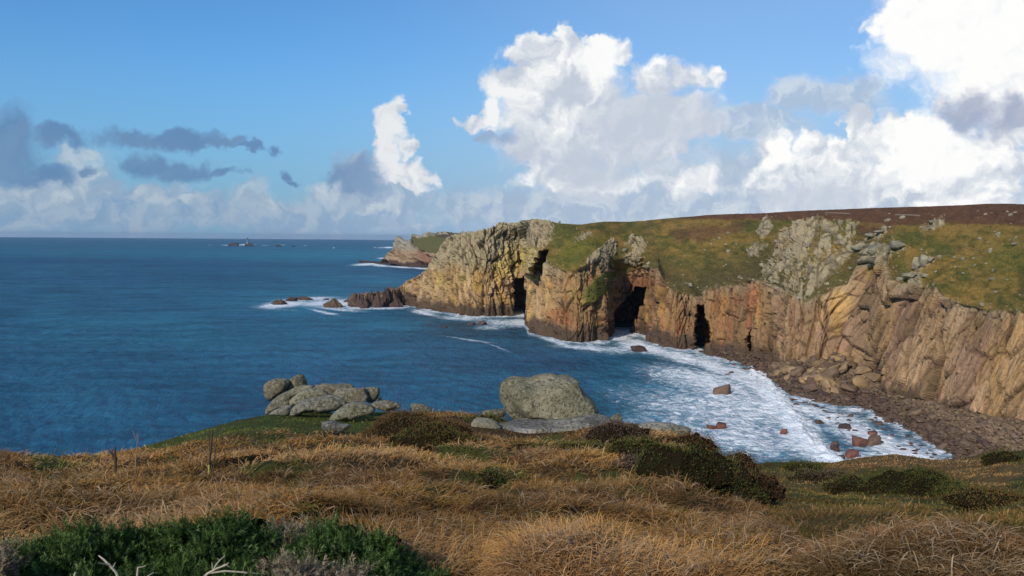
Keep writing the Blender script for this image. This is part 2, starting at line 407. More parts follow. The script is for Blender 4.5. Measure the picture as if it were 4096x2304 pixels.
def build_headland():
    xs = xs_main; nc = len(xs)
    jag = 2.0 * (fbm(xs / 22., xs * 0, 5, 3) + .6 * fbm(xs / 7., xs * 0, 9, 2))
    R = line(xs, RIDGE) + jag * np.where(xs < 2230, 3.5, .6)
    W = line(xs, WATER) + 3; B = line(xs, BASE); E = line(xs, EDGE)
    E = np.maximum(E, R + 3); B = np.minimum(B, W - 3)
    wob = 6 * fbm(xs / 60., xs * 0, 31, 3)
    E = E + wob
    def slope(X, Y):
        Eb, Bb, Rb = E[None], B[None], R[None]
        T = np.full(X.shape, 2.4)
        T = np.where(X < 2100, 1.7, T)
        T = np.where(X < 1620, 1.1, T)
        fr = np.clip((Eb - Y) / np.maximum(Eb - Rb, 8), 0, 1)
        Tg = .78 * (1 - fr) + .20 * fr
        Tg = np.where(X < 2100, .9, Tg)
        T = T + (Tg - T) * sstep(Eb - Y, -3, 10)
        beach = sstep(X, 2850, 3080)
        Tb = .9 + (.24 - .9) * beach
        T = np.where(Y > Bb, Tb, T)
        for poly, t_ in CRAGS:
            m = polymask(X, Y, poly, 9.0); T = np.where(Y < Eb, T + (np.maximum(T, t_) - T) * m, T)
        return blurx(T, 5)
    X, Y, hx, hy, e, r = march(xs, 560, R, W, slope, -1.0)
    lr = np.log(r); l1 = blurx(lr, 9); l1b = blurx(lr, 26); l1 = l1 + (l1b - l1) * sstep(X, 2850, 3000); l2 = blurx(lr, 90)
    wgt = sstep(E[None] - Y, 0, 70) * sstep(X, 1950, 2200); r = np.exp(l1 + (l2 - l1) * wgt)
    # behind the ridge: continue back so that it has a real far side
    px, py, pz = hx * r, hy * r, H + e * r
    n = grid_normals(px, py, pz); n = blurx(blurx(n, 6, 0), 10, 1); n /= np.maximum(np.linalg.norm(n, axis=-1, keepdims=True), 1e-9)
    sgn = np.sign(-(n[..., 0] * hx + n[..., 1] * hy + n[..., 2] * e)); n *= sgn[..., None]
    # along-coast coordinate in metres
    base = np.stack([px[60], py[60]], -1); ds = np.hypot(*np.diff(base, axis=0).T); dth = np.diff(xs) / FP * r[60][1:]; ds = np.clip(ds, dth, 3.0); ds = blurx(ds[None], 10)[0]
    dsx = np.concatenate([[1.0], ds])[None]
    s = np.concatenate([[0], np.cumsum(ds)]); s = blurx(s[None], 12)[0]
    S = np.repeat(s[None], X.shape[0], 0); Zc = pz
    # ---- land cover
    wx = X + 26 * fbm(X / 55., Y / 40., 3, 4) ; wy = Y + 20 * fbm(X / 50., Y / 34., 4, 4)
    rock = 1 - sstep(E[None] - wy, -5, 9)                       # below the cliff edge
    left = 1 - sstep(wx, 2040, 2200)
    leftrock = sstep(wy + .35 * (wx - 2000), 925, 945) * (1 - sstep(wx + (wy - 930) * .15, 2080, 2180))
    rock = np.maximum(rock, np.maximum(leftrock, 1 - sstep(wx, 1960, 2010)))
    crag = np.zeros_like(X)
    wx3 = X + 70 * fbm(X / 46., Y / 40., 83, 5); wy3 = Y + 50 * fbm(X / 40., Y / 36., 84, 5)
    for poly, t_ in CRAGS: crag = np.maximum(crag, polymask(wx3, wy3, poly, 4.0))
    # broken rock showing between turf near the crags and the cliff edge
    near = np.zeros_like(X)
    for poly, t_ in CRAGS: near = np.maximum(near, polymask(X, Y, poly, 45.0))
    speck = vn(X / 9., Y / 6., 77) * .6 + vn(X / 3.6, Y / 3., 78) * .4
    vst = fbm(X / 16., Y / 40., 79, 4)
    crag = crag * (1 - sstep(vst, .10, .16) * (polymask(X, Y, CRAGS[5][0], 5) > .5))
    crag = np.maximum(crag * (speck > .22 - .1 * near), sstep(speck + near * .35, .93, .97))
    band = sstep(Y - (E[None] - 45), 0, 45) * (1 - rock)
    crag = np.maximum(crag, sstep(speck + band * .22, .86, .90) * band)
    # green hollows inside the cliff
    hol = np.zeros_like(X)
    for poly in ([(2330,1180),(2370,1120),(2430,1085),(2478,1090),(2462,1110),(2440,1160),(2380,1210),(2340,1215)],
                 [(3225,1205),(3330,1090),(3400,1095),(3395,1130),(3300,1165)],
                 [(3110,1095),(3140,1080),(3150,1110),(3125,1130)],
                 [(3560,1010),(3600,1010),(3650,1140),(3590,1120)],
                 [(1835,1105),(1860,1100),(1870,1125),(1845,1130)],[(2035,1030),(2060,1040),(2055,1070),(2040,1060)]):
        hol = np.maximum(hol, polymask(wx, wy, poly, 5.0))
    rock = np.clip(np.maximum(rock, crag) * (1 - hol * (speck < .72)), 0, 1)
    beach = sstep(wx, 2850, 3050) * (Y > B[None] - 4 + 12 * fbm(X / 30., Y / 30., 8, 3))
    # ---- rock relief
    sk = .75 * sstep(X, 2950, 3700) - .10 * (X < 2100)
    nearR0 = sstep(X, 2900, 3300)
    u = S - sk * (Zc - 20) + 5 * fbm(S / 36., Zc / 40., 11, 3) + 2.5 * nearR0 * fbm(S / 12., Zc / 20., 12, 2)
    D = np.zeros_like(X)
    nearR = sstep(X, 2900, 3300)          # right cliff: smoother slabs
    def blocks(cu, cz, amp, seed, tilt=1.0, crack=.5, wob=.25):
        q1 = u / cu + wob * fbm(u / cu * 1.3, Zc / cz * 1.3, seed + 5, 2) * 2; q2 = Zc / cz
        F1, F2, ra, rb, ox, oy = worley(q1, q2, seed)
        c = 1 - sstep(F2 - F1, .0, .11)
        amp = amp * np.clip(cu / (3.0 * dsx), .12, 1)
        h = (ra - .5) + tilt * ((rb - .5) * ox * 1.4 + (ra - .35) * oy * .9) - crack * c
        return amp * h, c
    b1, c1 = blocks(34, 120, 4.5, 100, 1.2, .15)
    b2, c2 = blocks(8, 26, 3.2, 200, 1.3, .55)
    b3, c3 = blocks(3.6, 10.0, 1.6, 300, 1.3, .75)
    b4, c4 = blocks(1.5, 3.4, .55, 400, 1.0, .8)
    D += b1 * (1 - .5 * nearR) + b2 * (1 - .15 * nearR) + b3 * (1 - .35 * nearR) + b4 * (1 - .4 * nearR)
    # joints: long thin vertical cracks
    jn = np.abs(fbm(u / 5.5, Zc / 70., 41, 4)); jn2 = np.abs(fbm(u / 2.2, Zc / 26., 43, 4))
    D -= (2.6 * (1 - sstep(jn, 0, .02)) + .9 * (1 - sstep(jn2, 0, .025))) 
    D += .6 * fbm(u / 4., Zc / 14., 51, 3) * (1 - nearR) + 1.6 * nearR * fbm(u / 9., Zc / 30., 53, 3)
    bb, cb_ = blocks(15, 24, 3.4, 150, 1.6, .35); D += bb * nearR; c2 = np.maximum(c2, cb_ * nearR)
    upper = sstep(Zc, 30, 60) * (X < 2250)
    D *= (1 + .35 * upper)
    fade = sstep(Y, R[None], R[None] + 10) * .75 + .25
    Dg = .5 * fbm(px / 9., py / 9., 61, 4) + 1.2 * fbm(px / 40., py / 40., 62, 3)
    Db = 1.1 * fbm(px / 7., py / 7., 63, 4)
    cF1, cF2, cra, crb, cox, coy = worley(px / 3.2 + Zc / 5., py / 3.2 + Zc / 6., 71)
    Dc = 1.5 * (cra - .2) + 1.2 * (.5 - cF1) - .9 * (1 - sstep(cF2 - cF1, 0, .15))
    cliff = (1 - sstep(E[None] - Y, -2, 12)) ; cliff = np.maximum(cliff, np.maximum(leftrock, 1 - sstep(wx, 1960, 2010)))
    bouldery = np.clip(rock - cliff, 0, 1)
    bigc = polymask(wx, wy, CRAGS[5][0], 24)
    Dr = D * fade * rock * cliff + bouldery * (Dc * (1.1 - .5 * bigc) + .6 * b2 + bigc * (b3 * 1.3 + b4 * 1.1)) * fade + (1 - rock) * Dg * fade
    Dr = np.where(beach > .5, Db, Dr)
    ft = sstep(W[None] - Y, 0, 10)
    Dr = Dr * (.35 + .65 * ft) + 1.2 * (1 - ft)
    amp = np.clip(r / 560., .55, 1.4)
    Dr = Dr * np.where(beach > .5, .6, amp)
    px = px + n[..., 0] * Dr; py = py + n[..., 1] * Dr; pz = pz + n[..., 2] * Dr
    # ---- caves and zawns, cut back into the cliff
    cx = X + 7 * fbm(X / 16., Y / 16., 91, 3); cy = Y + 10 * fbm(X / 14., Y / 14., 92, 3)
    cut = 4 * polymask(cx, cy, RECESS, 12) + 75 * polymask(cx, cy, CAVE, 3.5) + 60 * polymask(cx, cy, FISS1, 3.0) + 45 * polymask(cx, cy, FISS3, 4) + 14 * polymask(cx, cy, FISS4, 3)
    hx2, hy2, e2 = ray(X, Y)
    px += hx2 * cut; py += hy2 * cut; pz += np.minimum(e2, 0) * cut
    # ---- colours (albedo)
    def C(*c): return np.array(c)
    def blend(col, c, m): return col + (C(*c) - col) * np.clip(m, 0, 1)[..., None]
    Nn = fbm(u / 14., Zc / 22., 21, 4); Nm = fbm(u / 4., Zc / 14., 22, 4); Nf = fbm(S / 1.6, Zc / 1.6, 23, 3)
    st = fbm(u / 1.8, Zc / 34., 24, 4)
    col = np.zeros(X.shape + (3,)) + C(.300, .205, .118)
    col = blend(col, (.36, .255, .16), sstep(Nn, -.02, .2))
    col = blend(col, (.235, .15, .09), sstep(st, .04, .25) * .45 * (1 - .5 * nearR))
    col = blend(col, (.38, .29, .20), sstep(-st, .03, .2) * .2 * nearR)
    col = blend(col, (.27, .18, .14), sstep(fbm(u / 11., Zc / 26., 28, 4), .0, .2) * nearR * .6)
    col = blend(col, (.31, .15, .09), sstep(Nm + .5 * Nn, .08, .26) * (X > 2150) * (1 - sstep(X, 3000, 3300)) * .8)
    col = blend(col, (.42, .26, .09), sstep(fbm(u / 10., Zc / 30., 26, 3), .1, .24) * (.6 - .35 * nearR))
    red = polymask(wx, wy, [(2486,1085),(2560,1070),(2632,1075),(2650,1130),(2600,1160),(2545,1150),(2520,1170),(2490,1160)], 12)
    col = blend(col, (.28, .13, .08), red * .8)
    red2 = polymask(wx, wy, [(2990,1130),(3042,1116),(3030,1260),(2990,1330),(2960,1300)], 14) + polymask(wx, wy, [(2190,1240),(2270,1225),(2280,1290),(2190,1290)], 14)
    col = blend(col, (.35, .15, .08), red2 * .7)
    och = polymask(wx, wy, [(3325,1170),(3385,1160),(3400,1220),(3370,1330),(3310,1330),(3320,1250)], 10) + polymask(wx, wy, [(3450,1040),(3560,1030),(3560,1080),(3480,1120),(3440,1090)], 14) * .8
    col = blend(col, (.40, .27, .10), och * .6)
    W1 = worley(u / 8. + 2.7, Zc / 26., 205); W2 = worley(u / 15. + 1.1, Zc / 24., 155)
    col = col * (1 + .34 * (W1[2] - .5) + .30 * (W2[3] - .5) * nearR)[..., None]
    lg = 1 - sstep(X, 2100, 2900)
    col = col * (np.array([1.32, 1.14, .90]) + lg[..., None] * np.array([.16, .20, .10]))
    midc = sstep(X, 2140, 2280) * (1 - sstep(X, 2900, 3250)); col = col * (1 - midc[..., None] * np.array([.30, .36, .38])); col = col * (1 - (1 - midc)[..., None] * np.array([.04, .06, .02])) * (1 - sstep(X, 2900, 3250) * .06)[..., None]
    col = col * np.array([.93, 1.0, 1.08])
    # grey lichened upper rock
    gr = sstep(Zc + 14 * Nn, 30, 46) * (1 - sstep(X, 2150, 2350)) + np.clip(bouldery * 1.2, 0, 1) + polymask(wx, wy, CRAGS[5][0], 30) + polymask(wx, wy, CRAGS[8][0], 20)
    gr += sstep(Y - E[None], 60, 0) * (X > 2300) * .35
    col = blend(col, (.36, .305, .19), np.clip(gr, 0, 1) * .85)
    col = blend(col, (.20, .18, .135), np.clip(gr, 0, 1) * sstep(Nf, .05, .2) * .5)
    yl = polymask(wx, wy, [(2000,1010),(2060,985),(2170,1000),(2190,1040),(2175,1080),(2120,1070),(2050,1085),(2000,1110),(1985,1060)], 22)
    yl2 = polymask(wx, wy, [(1700,1110),(1760,1090),(1820,1110),(1900,1105),(1960,1140),(1900,1160),(1800,1150),(1700,1160)], 26)
    yl3 = polymask(wx, wy, [(2250,1150),(2330,1140),(2330,1200),(2270,1190)], 20)
    col = blend(col, (.52, .38, .10), np.clip(yl * (.35 + 1.6 * sstep(Nm, -.12, .12)) + .8 * yl2 * sstep(Nm, -.1, .2) + .5 * yl3, 0, 1) * .62)
    cracks = np.clip(c2 * .8 + c3 * .85 * (vn(u / 7., Zc / 7., 97) > .3) + c4 * .35 + (1 - sstep(jn, 0, .014)) * (vn(u / 9., Zc / 12., 99) > .4) + .6 * (1 - sstep(jn2, 0, .02)) * (vn(u / 5., Zc / 8., 98) > .5), 0, 1)
    col = blend(col, (.045, .03, .022), cracks * rock * (1 - .25 * nearR) * .8)
    wet = 1 - sstep(Zc + 5 * Nm * 2 + 3 * Nf, 6.0, 11.5)
    wet = np.where(beach > .5, 0, wet) 
    col = blend(col, (.085, .058, .042), wet * .95)
    tip = 1 - sstep(wx, 1585, 1625); col = blend(col, (.17, .12, .085), tip * .75)
    # beach rubble ground
    bc = np.zeros_like(col) + C(.10, .068, .047)
    bc = blend(bc, (.16, .11, .07), sstep(Zc + 6 * fbm(px / 14., py / 14., 81, 3), 4, 8))
    bc = blend(bc, (.07, .05, .04), 1 - sstep(Zc, .2, 1.8))
    col = np.where((beach > .5)[..., None], bc, col)
    # turf
    g1 = fbm(X / 150., Y / 50., 15, 4); g2 = fbm(X / 28., Y / 13., 16, 4); g3 = fbm(X / 6., Y / 3.5, 17, 3)
    tc_ = np.zeros_like(col) + C(.110, .098, .030)
    tc_ = blend(tc_, (.165, .125, .040), sstep(g1 + .5 * g2, -.02, .22))
    tc_ = blend(tc_, (.072, .082, .026), sstep(-(g1 + .6 * g2), .0, .2))
    gg = polymask(wx, wy, [(2210,1040),(2290,960),(2420,940),(2440,960),(2330,1040),(2280,1070)], 30)
    tc_ = blend(tc_, (.085, .110, .022), gg * .55)
    tc_ = blend(tc_, (.085, .108, .028), np.clip(hol + polymask(wx, wy, [(3900,1000),(4200,900),(4300,1150),(4000,1100)], 90) * .6, 0, 1) * .7)
    low = sstep(wy - (E[None] - 170), 0, 140) * sstep(X, 2560, 2660) * (1 - sstep(X, 3500, 3700))
    tc_ = blend(tc_, (.062, .060, .030), low * .85)
    mo = np.maximum(1 - sstep(wy - line(X, [(2200, 800), (2700, 868), (2850, 878), (3000, 876), (3400, 880), (3560, 905), (3800, 890), (4100, 905), (4700, 910)]), -6, 8),
                    polymask(wx, wy, [(2680,925),(2780,905),(2900,905),(3010,880),(2950,925),(2800,960),(2720,965)], 14) * .75)
    mo = np.maximum(mo, polymask(wx, wy, [(3420,900),(3560,905),(3560,935),(3450,940)], 16) * .8)
    mo = mo * sstep(X, 2450, 2750)
    tc_ = blend(tc_, (.088, .050, .034), mo * .92)
    tc_ = blend(tc_, (.09, .07, .035), polymask(wx, wy, [(2550,900),(2605,890),(2615,960),(2590,1060),(2600,960)], 9) * .5)
    tc_ *= (1 + .75 * g3 + .5 * g2)[..., None]; tc_ *= np.array([1.24, 1.02, .86])
    path = polymask(X, Y + 2 * fbm(X / 30., Y * 0, 19, 2), [(3300,847),(3400,852),(3400,855),(3300,850)], 1.6) + polymask(X, Y, [(3580,856),(3680,861),(3680,864),(3580,859)], 1.6)
    tc_ = blend(tc_, (.32, .26, .20), np.clip(path, 0, 1) * .8)
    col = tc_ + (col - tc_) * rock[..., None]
    col = np.clip(col, .01, .8)
    # ---- the land behind the ridge
    back = 26; dd = np.linspace(0, 1, back + 1)[1:, None]
    rb = r[-1][None] + dd ** 1.3 * 420.; zt = H + e[-1] * r[-1]
    hxb, hyb = hx[-1][None], hy[-1][None]
    zb = zt[None] + np.minimum(e[-1] - .03, .0)[None] * (rb - r[-1][None]) - dd * 10
    bx = hxb * rb + (px[-1] - hx[-1] * r[-1])[None]; by = hyb * rb + (py[-1] - hy[-1] * r[-1])[None]
    zb = np.where((xs < 2050)[None], zt[None] - (rb - r[-1][None]) * .9, zb)
    zb = np.maximum(zb, -3)
    px = np.vstack([px, bx]); py = np.vstack([py, by]); pz = np.vstack([pz, zb + (pz[-1] - zt)[None] * (1 - dd)])
    col = np.concatenate([col, np.repeat(col[-1:], back, 0)], 0); rock = np.vstack([rock, np.repeat(rock[-1:], back, 0)])
    cols = col.reshape(-1, 3)
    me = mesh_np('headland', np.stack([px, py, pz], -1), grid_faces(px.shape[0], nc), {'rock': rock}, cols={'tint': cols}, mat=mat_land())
    o = obj('headland', me); tag(o, 'granite headland with caves, green slopes and brown moor across the bay', kind='structure')
    global HL; HL = dict(X=X, Y=Y, r=r, W=W, B=B, E=E, R=R, P=(px[:X.shape[0]], py[:X.shape[0]], pz[:X.shape[0]]))

def mat_land():
    m, N, b = new_mat('cliff_granite_and_turf')
    tc = N.add('ShaderNodeTexCoord'); P = tc.outputs['Object']
    t = N.attr('tint', 'Color'); rk = N.attr('rock')
    n1 = N.noise(P, .55, 5, .65); n2 = N.noise(N.vec('MULTIPLY', P, (1, 1, .6)), 1.4, 4, .65)
    f = N.math('MULTIPLY_ADD', n1, .7, .30); f = N.math('MULTIPLY_ADD', n2, .7, f)
    c = N.mix(1.0, t, N.comb(f, f, f), 'MULTIPLY')
    b.inputs['Roughness'].default_value = .95; b.inputs['Specular IOR Level'].default_value = .1
    N.l.new(c, b.inputs['Base Color'])
    h = N.math('MULTIPLY_ADD', n2, .6, N.math('MULTIPLY', n1, .8))
    N.l.new(N.bump(h, .8, N.fmix(rk, .5, .9)), b.inputs['Normal'])
    return m
build_headland()

# ------------------------------------------------------------------ the farther headland
def build_far():
    xs = np.arange(1440, 2000, 1.6); nc = len(xs)
    RF = [(1440,1042),(1516,1044),(1535,1030),(1545,1015),(1565,993),(1578,975),(1592,954),(1612,949),(1622,958),(1633,966),(1645,945),(1665,936),(1684,944),(1690,934),(1705,927),(1750,926),(1775,923),(1800,926),(1850,926),(1878,924),(1960,930),(2000,930)]
    WF = [(1440,1050),(1516,1054),(1560,1060),(1620,1064),(1700,1072),(1800,1082),(2000,1098)]
    EF = [(1440,1040),(1560,1000),(1590,975),(1640,975),(1655,955),(1690,948),(1750,938),(1800,934),(2000,935)]
    GF = [(1440,1060),(1560,1060),(1640,990),(1650,985),(1700,1005),(1740,1020),(1800,1030),(2000,1040)]
    R = line(xs, RF) + 3 * fbm(xs / 8., xs * 0, 5, 3) * (xs < 1880); W = line(xs, WF); E = line(xs, EF); G = line(xs, GF)
    def slope(X, Y):
        T = np.where(Y > G[None], 1.5, np.where(Y > E[None], .42, 1.0)); T = np.where(X < 1640, 1.3, T); return blurx(T, 4)
    X, Y, hx, hy, e, r = march(xs, 190, R, W + 2, slope, -1)
    r = np.exp(blurx(np.log(r), 4))
    px, py, pz = hx * r, hy * r, H + e * r
    n = grid_normals(px, py, pz); n = blurx(blurx(n, 5, 0), 6, 1); n /= np.maximum(np.linalg.norm(n, axis=-1, keepdims=True), 1e-9)
    n *= np.sign(-(n[..., 0] * hx + n[..., 1] * hy + n[..., 2] * e))[..., None]
    wx = X + 12 * fbm(X / 20., Y / 14., 3, 3); wy = Y + 8 * fbm(X / 16., Y / 10., 4, 3)
    turf = sstep(wx, 1640, 1656) * sstep(G[None] - wy, -2, 4) * sstep(wy - E[None], -2, 3)
    S = X * (r.mean() / FP)
    D = 0
    for cu, cz, amp, sd in ((30, 60, 22, 1), (12, 26, 14, 2), (6, 12, 6, 3)):
        F1, F2, ra, rb_, ox, oy = worley(S / cu, pz / cz, 500 + sd)
        D = D + amp * ((ra - .5) + (rb_ - .5) * ox - .5 * (1 - sstep(F2 - F1, 0, .18)))
    D = D * (1 - turf) * (sstep(Y, R[None], R[None] + 6) * .7 + .3)
    px += n[..., 0] * D; py += n[..., 1] * D; pz += n[..., 2] * D
    col = np.zeros(X.shape + (3,)) + np.array([.30, .21, .135])
    def bl(c, k, m): return c + (np.array(k) - c) * np.clip(m, 0, 1)[..., None]
    col = bl(col, (.27, .25, .20), sstep(pz, 26, 44)); col = bl(col, (.22, .12, .08), sstep(wx, 1640, 1700) * sstep(wy - G[None], 0, 10))
    col = bl(col, (.07, .05, .04), 1 - sstep(pz + 14 * fbm(S / 10., pz / 10., 6, 2), 7, 13))
    col = bl(col, (.085, .082, .032) if False else (.10, .095, .038), turf); col = bl(col, (.075, .055, .04), turf * (1 - sstep(wy - line(X, [(1640, 900), (1700, 930), (1760, 950), (1850, 965), (2000, 990)]), -4, 6)))
    back = 8; dd = np.linspace(0, 1, back + 1)[1:, None]
    rb = r[-1][None] + dd * 300
    px = np.vstack([px, hx[-1][None] * rb]); py = np.vstack([py, hy[-1][None] * rb]); pz = np.vstack([pz, np.maximum(-3, (H + e[-1] * r[-1])[None] - dd * 90)])
    col = np.concatenate([col, np.repeat(col[-1:], back, 0)], 0); rock = np.vstack([1 - turf, np.ones((back, nc))])
    me = mesh_np('distant_headland', np.stack([px, py, pz], -1), grid_faces(px.shape[0], nc), {'rock': rock}, cols={'tint': col.reshape(-1, 3)}, mat=bpy.data.materials['cliff_granite_and_turf'])
    tag(obj('distant_headland', me), 'distant rocky headland with a turfed top, partly behind the near one', kind='structure')
build_far()

# ------------------------------------------------------------------ sea
REARTH = 6371000.0 * 7 / 6
FOAM = [  # x, y, rx, ry, angle(deg), strength  -- where the water is white, photo pixels
 (2150,1300,70,26,10,.75),(2090,1290,45,16,0,.8),(2000,1290,110,14,4,.55),(1850,1272,110,9,3,.6),(1700,1252,60,7,10,.7),(1960,1310,70,10,0,.45),
 (2220,1365,90,10,18,.7),(2330,1390,110,10,3,.75),(2480,1352,60,16,0,.9),(2540,1375,80,22,10,.8),(2620,1400,90,18,15,.85),(2730,1430,110,22,12,.9),(2480,1400,120,20,0,.5),
 (2860,1465,120,26,20,.95),(2960,1500,110,34,20,1.0),(3040,1540,90,40,35,1.0),(3100,1600,90,50,45,1.0),(2850,1530,190,50,12,.60),(2700,1500,160,34,8,.42),
 (3000,1620,190,60,20,.55),(2850,1640,220,70,10,.42),(2650,1620,200,60,5,.30),(2500,1560,160,40,0,.14),
 (3180,1700,120,70,50,.95),(3250,1780,110,60,50,.95),(3020,1760,230,80,15,.55),(2800,1760,220,80,5,.38),(3330,1830,110,50,40,1.0),
 (3230,1640,110,26,15,.8),(3350,1680,150,34,12,.8),(3450,1740,170,50,20,.8),(3560,1790,170,50,25,.8),(3680,1830,130,50,25,.8),(3480,1830,200,40,0,.7),
 (2560,1700,130,40,0,.22),
 (1140,1218,100,12,-4,1.0),(1080,1222,50,7,-3,.8),(1230,1196,120,8,-3,.75),(1280,1215,120,14,0,.7),(1370,1215,70,20,0,.85),(1350,1236,110,7,5,.6),(1480,1233,110,5,0,.9),(1600,1226,60,6,-5,.9),(1700,1248,60,6,14,.7),
 (1290,1248,60,5,12,.6),(1325,1256,40,3,0,.55),(1150,1240,60,3,3,.25),
 (1300,1200,70,5,0,.6),(1880,1358,110,4.0,7,.52),(1990,1390,60,4,22,.45),
 (1470,1057,60,5,-3,.95),(1520,1062,40,4,4,.9),(1600,1068,70,3,4,.85),(1690,1074,50,3.5,4,.9),(1530,1033,24,2.5,0,.8),(1555,990,22,3,0,.95),(1525,991,20,1.5,0,.6),(1500,990,6,1.5,0,.7),
 (925,981,40,1.8,0,.75),(975,979,22,2.2,0,.8),(1010,979,14,1.8,0,.6),(1060,981,20,1.2,0,.5),(1130,980,14,1.2,0,.6),(840,980,12,1.2,0,.4),(1220,982,10,1,0,.5),(1335,991,5,1.6,0,.7)]
def build_sea():
    # columns by azimuth, rows by depression, fine where the photograph looks
    az = np.concatenate([np.linspace(-110, -36, 90, endpoint=False), np.linspace(-36, 36, 1500), np.linspace(36.5, 110, 90)])
    az = np.radians(az)
    # distance rows: even steps of picture height, then out to beyond the horizon
    dep = np.concatenate([np.linspace(.42, .0052, 720), np.geomspace(.0050, .00475, 6)])
    # z = -d^2/2R ; tan(dep) = (H + d^2/2R)/d  -> smaller root
    d1 = REARTH * (dep - np.sqrt(np.maximum(dep ** 2 - 2 * H / REARTH, 0)))
    d = np.concatenate([[15, 60, 110], d1[d1 > 125], np.geomspace(27500, 60000, 12)])
    d = np.unique(np.round(d, 3))
    A, D = np.meshgrid(az, d)
    X = np.sin(A) * D; Y = np.cos(A) * D
    # wind sea and swell, travelling in from the left (west)
    step_r = np.gradient(d)[:, None] * np.ones_like(A)
    Zw = np.zeros_like(X)
    rng = np.random.RandomState(4)
    wx = X + 9 * fbm(X / 60., Y / 60., 201, 3); wy = Y + 9 * fbm(X / 60., Y / 60., 202, 3)
    amp_loc = .7 + .9 * (fbm(X / 260., Y / 260., 203, 3) + .25)
    for i in range(46):
        lam = 3.2 * (14.0 / 3.2) ** (rng.rand() ** 1.3) if i < 40 else 40 + 55 * rng.rand()
        th = math.radians(28 + rng.randn() * (30 if i < 40 else 10))      # direction of travel
        k = 2 * math.pi / lam; a = (.0052 * lam if i < 40 else .16)
        ph = k * (wx * math.cos(th) + wy * math.sin(th)) + rng.rand() * 6.28
        att = np.clip(lam / (2.2 * step_r) - .6, 0, 1)
        s = np.sin(ph); Zw += a * att * (s + .25 * np.cos(2 * ph)) * (amp_loc if i < 40 else 1)
    near = 1 - sstep(D, 2500, 9000)
    Zw *= near
    # foam mask, in the world: computed at each point of the water
    px, py = proj(X, Y, np.full_like(X, 0.0) - D ** 2 / (2 * REARTH))
    wpx = px + 20 * fbm(X / 22., Y / 22., 211, 4) * np.clip(300 / D, .15, 1.2); wpy = py + 10 * fbm(X / 22., Y / 22., 212, 4) * np.clip(300 / D, .1, 1.2)
    foam = np.zeros_like(X)
    for (fx, fy, rx, ry, an, st) in FOAM:
        m = (np.abs(px - fx) < rx * 2.2) & (np.abs(py - fy) < rx * 2.2)
        if not m.any(): continue
        ux, uy = wpx[m] - fx, wpy[m] - fy; ca, sa = math.cos(math.radians(an)), math.sin(math.radians(an))
        q = ((ux * ca + uy * sa) / rx) ** 2 + ((-ux * sa + uy * ca) / ry) ** 2
        v = st * np.exp(-q * 1.1)
        foam[m] = 1 - (1 - foam[m]) * (1 - v * .9) if st < .6 else np.maximum(foam[m], v)
    # whiter against the rocks
    wl = line(px, WATER); dist = py - wl
    sh = np.exp(-np.clip(dist, 0, 400) / np.clip(D * .0 + 9 + (px - 2100) * .012, 5, 26)) * ((px > 1392) & (px < 3810) & (dist > -30))
    sh *= .55 + .9 * fbm(px / 45., py / 20., 214, 3)
    foam = np.clip(np.maximum(foam, sh * .85), 0, 1)
    # the breaker running up the beach
    bl = np.array([(3015,1488),(3068,1528),(3098,1575),(3128,1625),(3185,1672),(3212,1730),(3262,1772),(3335,1838),(3420,1930)], float)
    q = np.full(X.shape, 1e9); m = (px > 2800) & (px < 3600) & (py > 1400) & (py < 2000)
    for (a, b) in zip(bl[:-1], bl[1:]):
        t = np.clip(((px[m] - a[0]) * (b - a)[0] + (py[m] - a[1]) * (b - a)[1]) / ((b - a) ** 2).sum(), 0, 1)
        q[m] = np.minimum(q[m], np.hypot(px[m] - a[0] - t * (b - a)[0], py[m] - a[1] - t * (b - a)[1]))
    q = q * (1 + .9 * fbm(px / 30., py / 30., 231, 3)); brk = np.exp(-(q / 24.) ** 2)
    foam = np.maximum(foam, brk * .98)
    churn = fbm(X / 3.2, Y / 3.2, 221, 4)
    Zw = Zw * (1 - .5 * foam) + foam * (.55 * churn) * near + brk * (.9 + 2.2 * churn)
    # cloud-shadow bands painted into the sea colour, darker lee water, turquoise over sand
    turq = np.zeros_like(X)
    for (fx, fy, rx, ry, st) in [(1500,1020,900,26,1.0),(1250,1215,380,50,.9),(1700,1300,500,50,.5),(1500,1120,500,30,.5),(2600,1400,300,60,.6),(900,1350,500,40,.35),(2900,1640,500,260,1.0),(400,1010,700,16,.5),(500,1280,500,30,.3)]:
        turq = np.maximum(turq, st * np.exp(-((px - fx) / rx) ** 2 - ((py - fy) / ry) ** 2))
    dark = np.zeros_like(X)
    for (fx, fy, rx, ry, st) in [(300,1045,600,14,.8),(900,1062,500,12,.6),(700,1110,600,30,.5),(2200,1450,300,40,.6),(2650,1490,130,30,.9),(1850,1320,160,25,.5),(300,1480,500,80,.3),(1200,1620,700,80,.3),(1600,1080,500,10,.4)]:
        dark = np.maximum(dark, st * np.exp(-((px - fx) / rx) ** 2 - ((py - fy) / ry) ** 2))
    reef = np.exp(-((px - 1830) / 130) ** 2 - ((py - 1315) / 26) ** 2)
    Z = Zw - D ** 2 / (2 * REARTH)
    me = mesh_np('sea', np.stack([X, Y, Z], -1), grid_faces(*X.shape), {'foam': foam, 'turq': turq, 'dark': dark, 'reef': reef}, mat=mat_sea())
    tag(obj('sea', me), 'wind-ruffled blue sea with white surf along the cliffs', kind='structure')

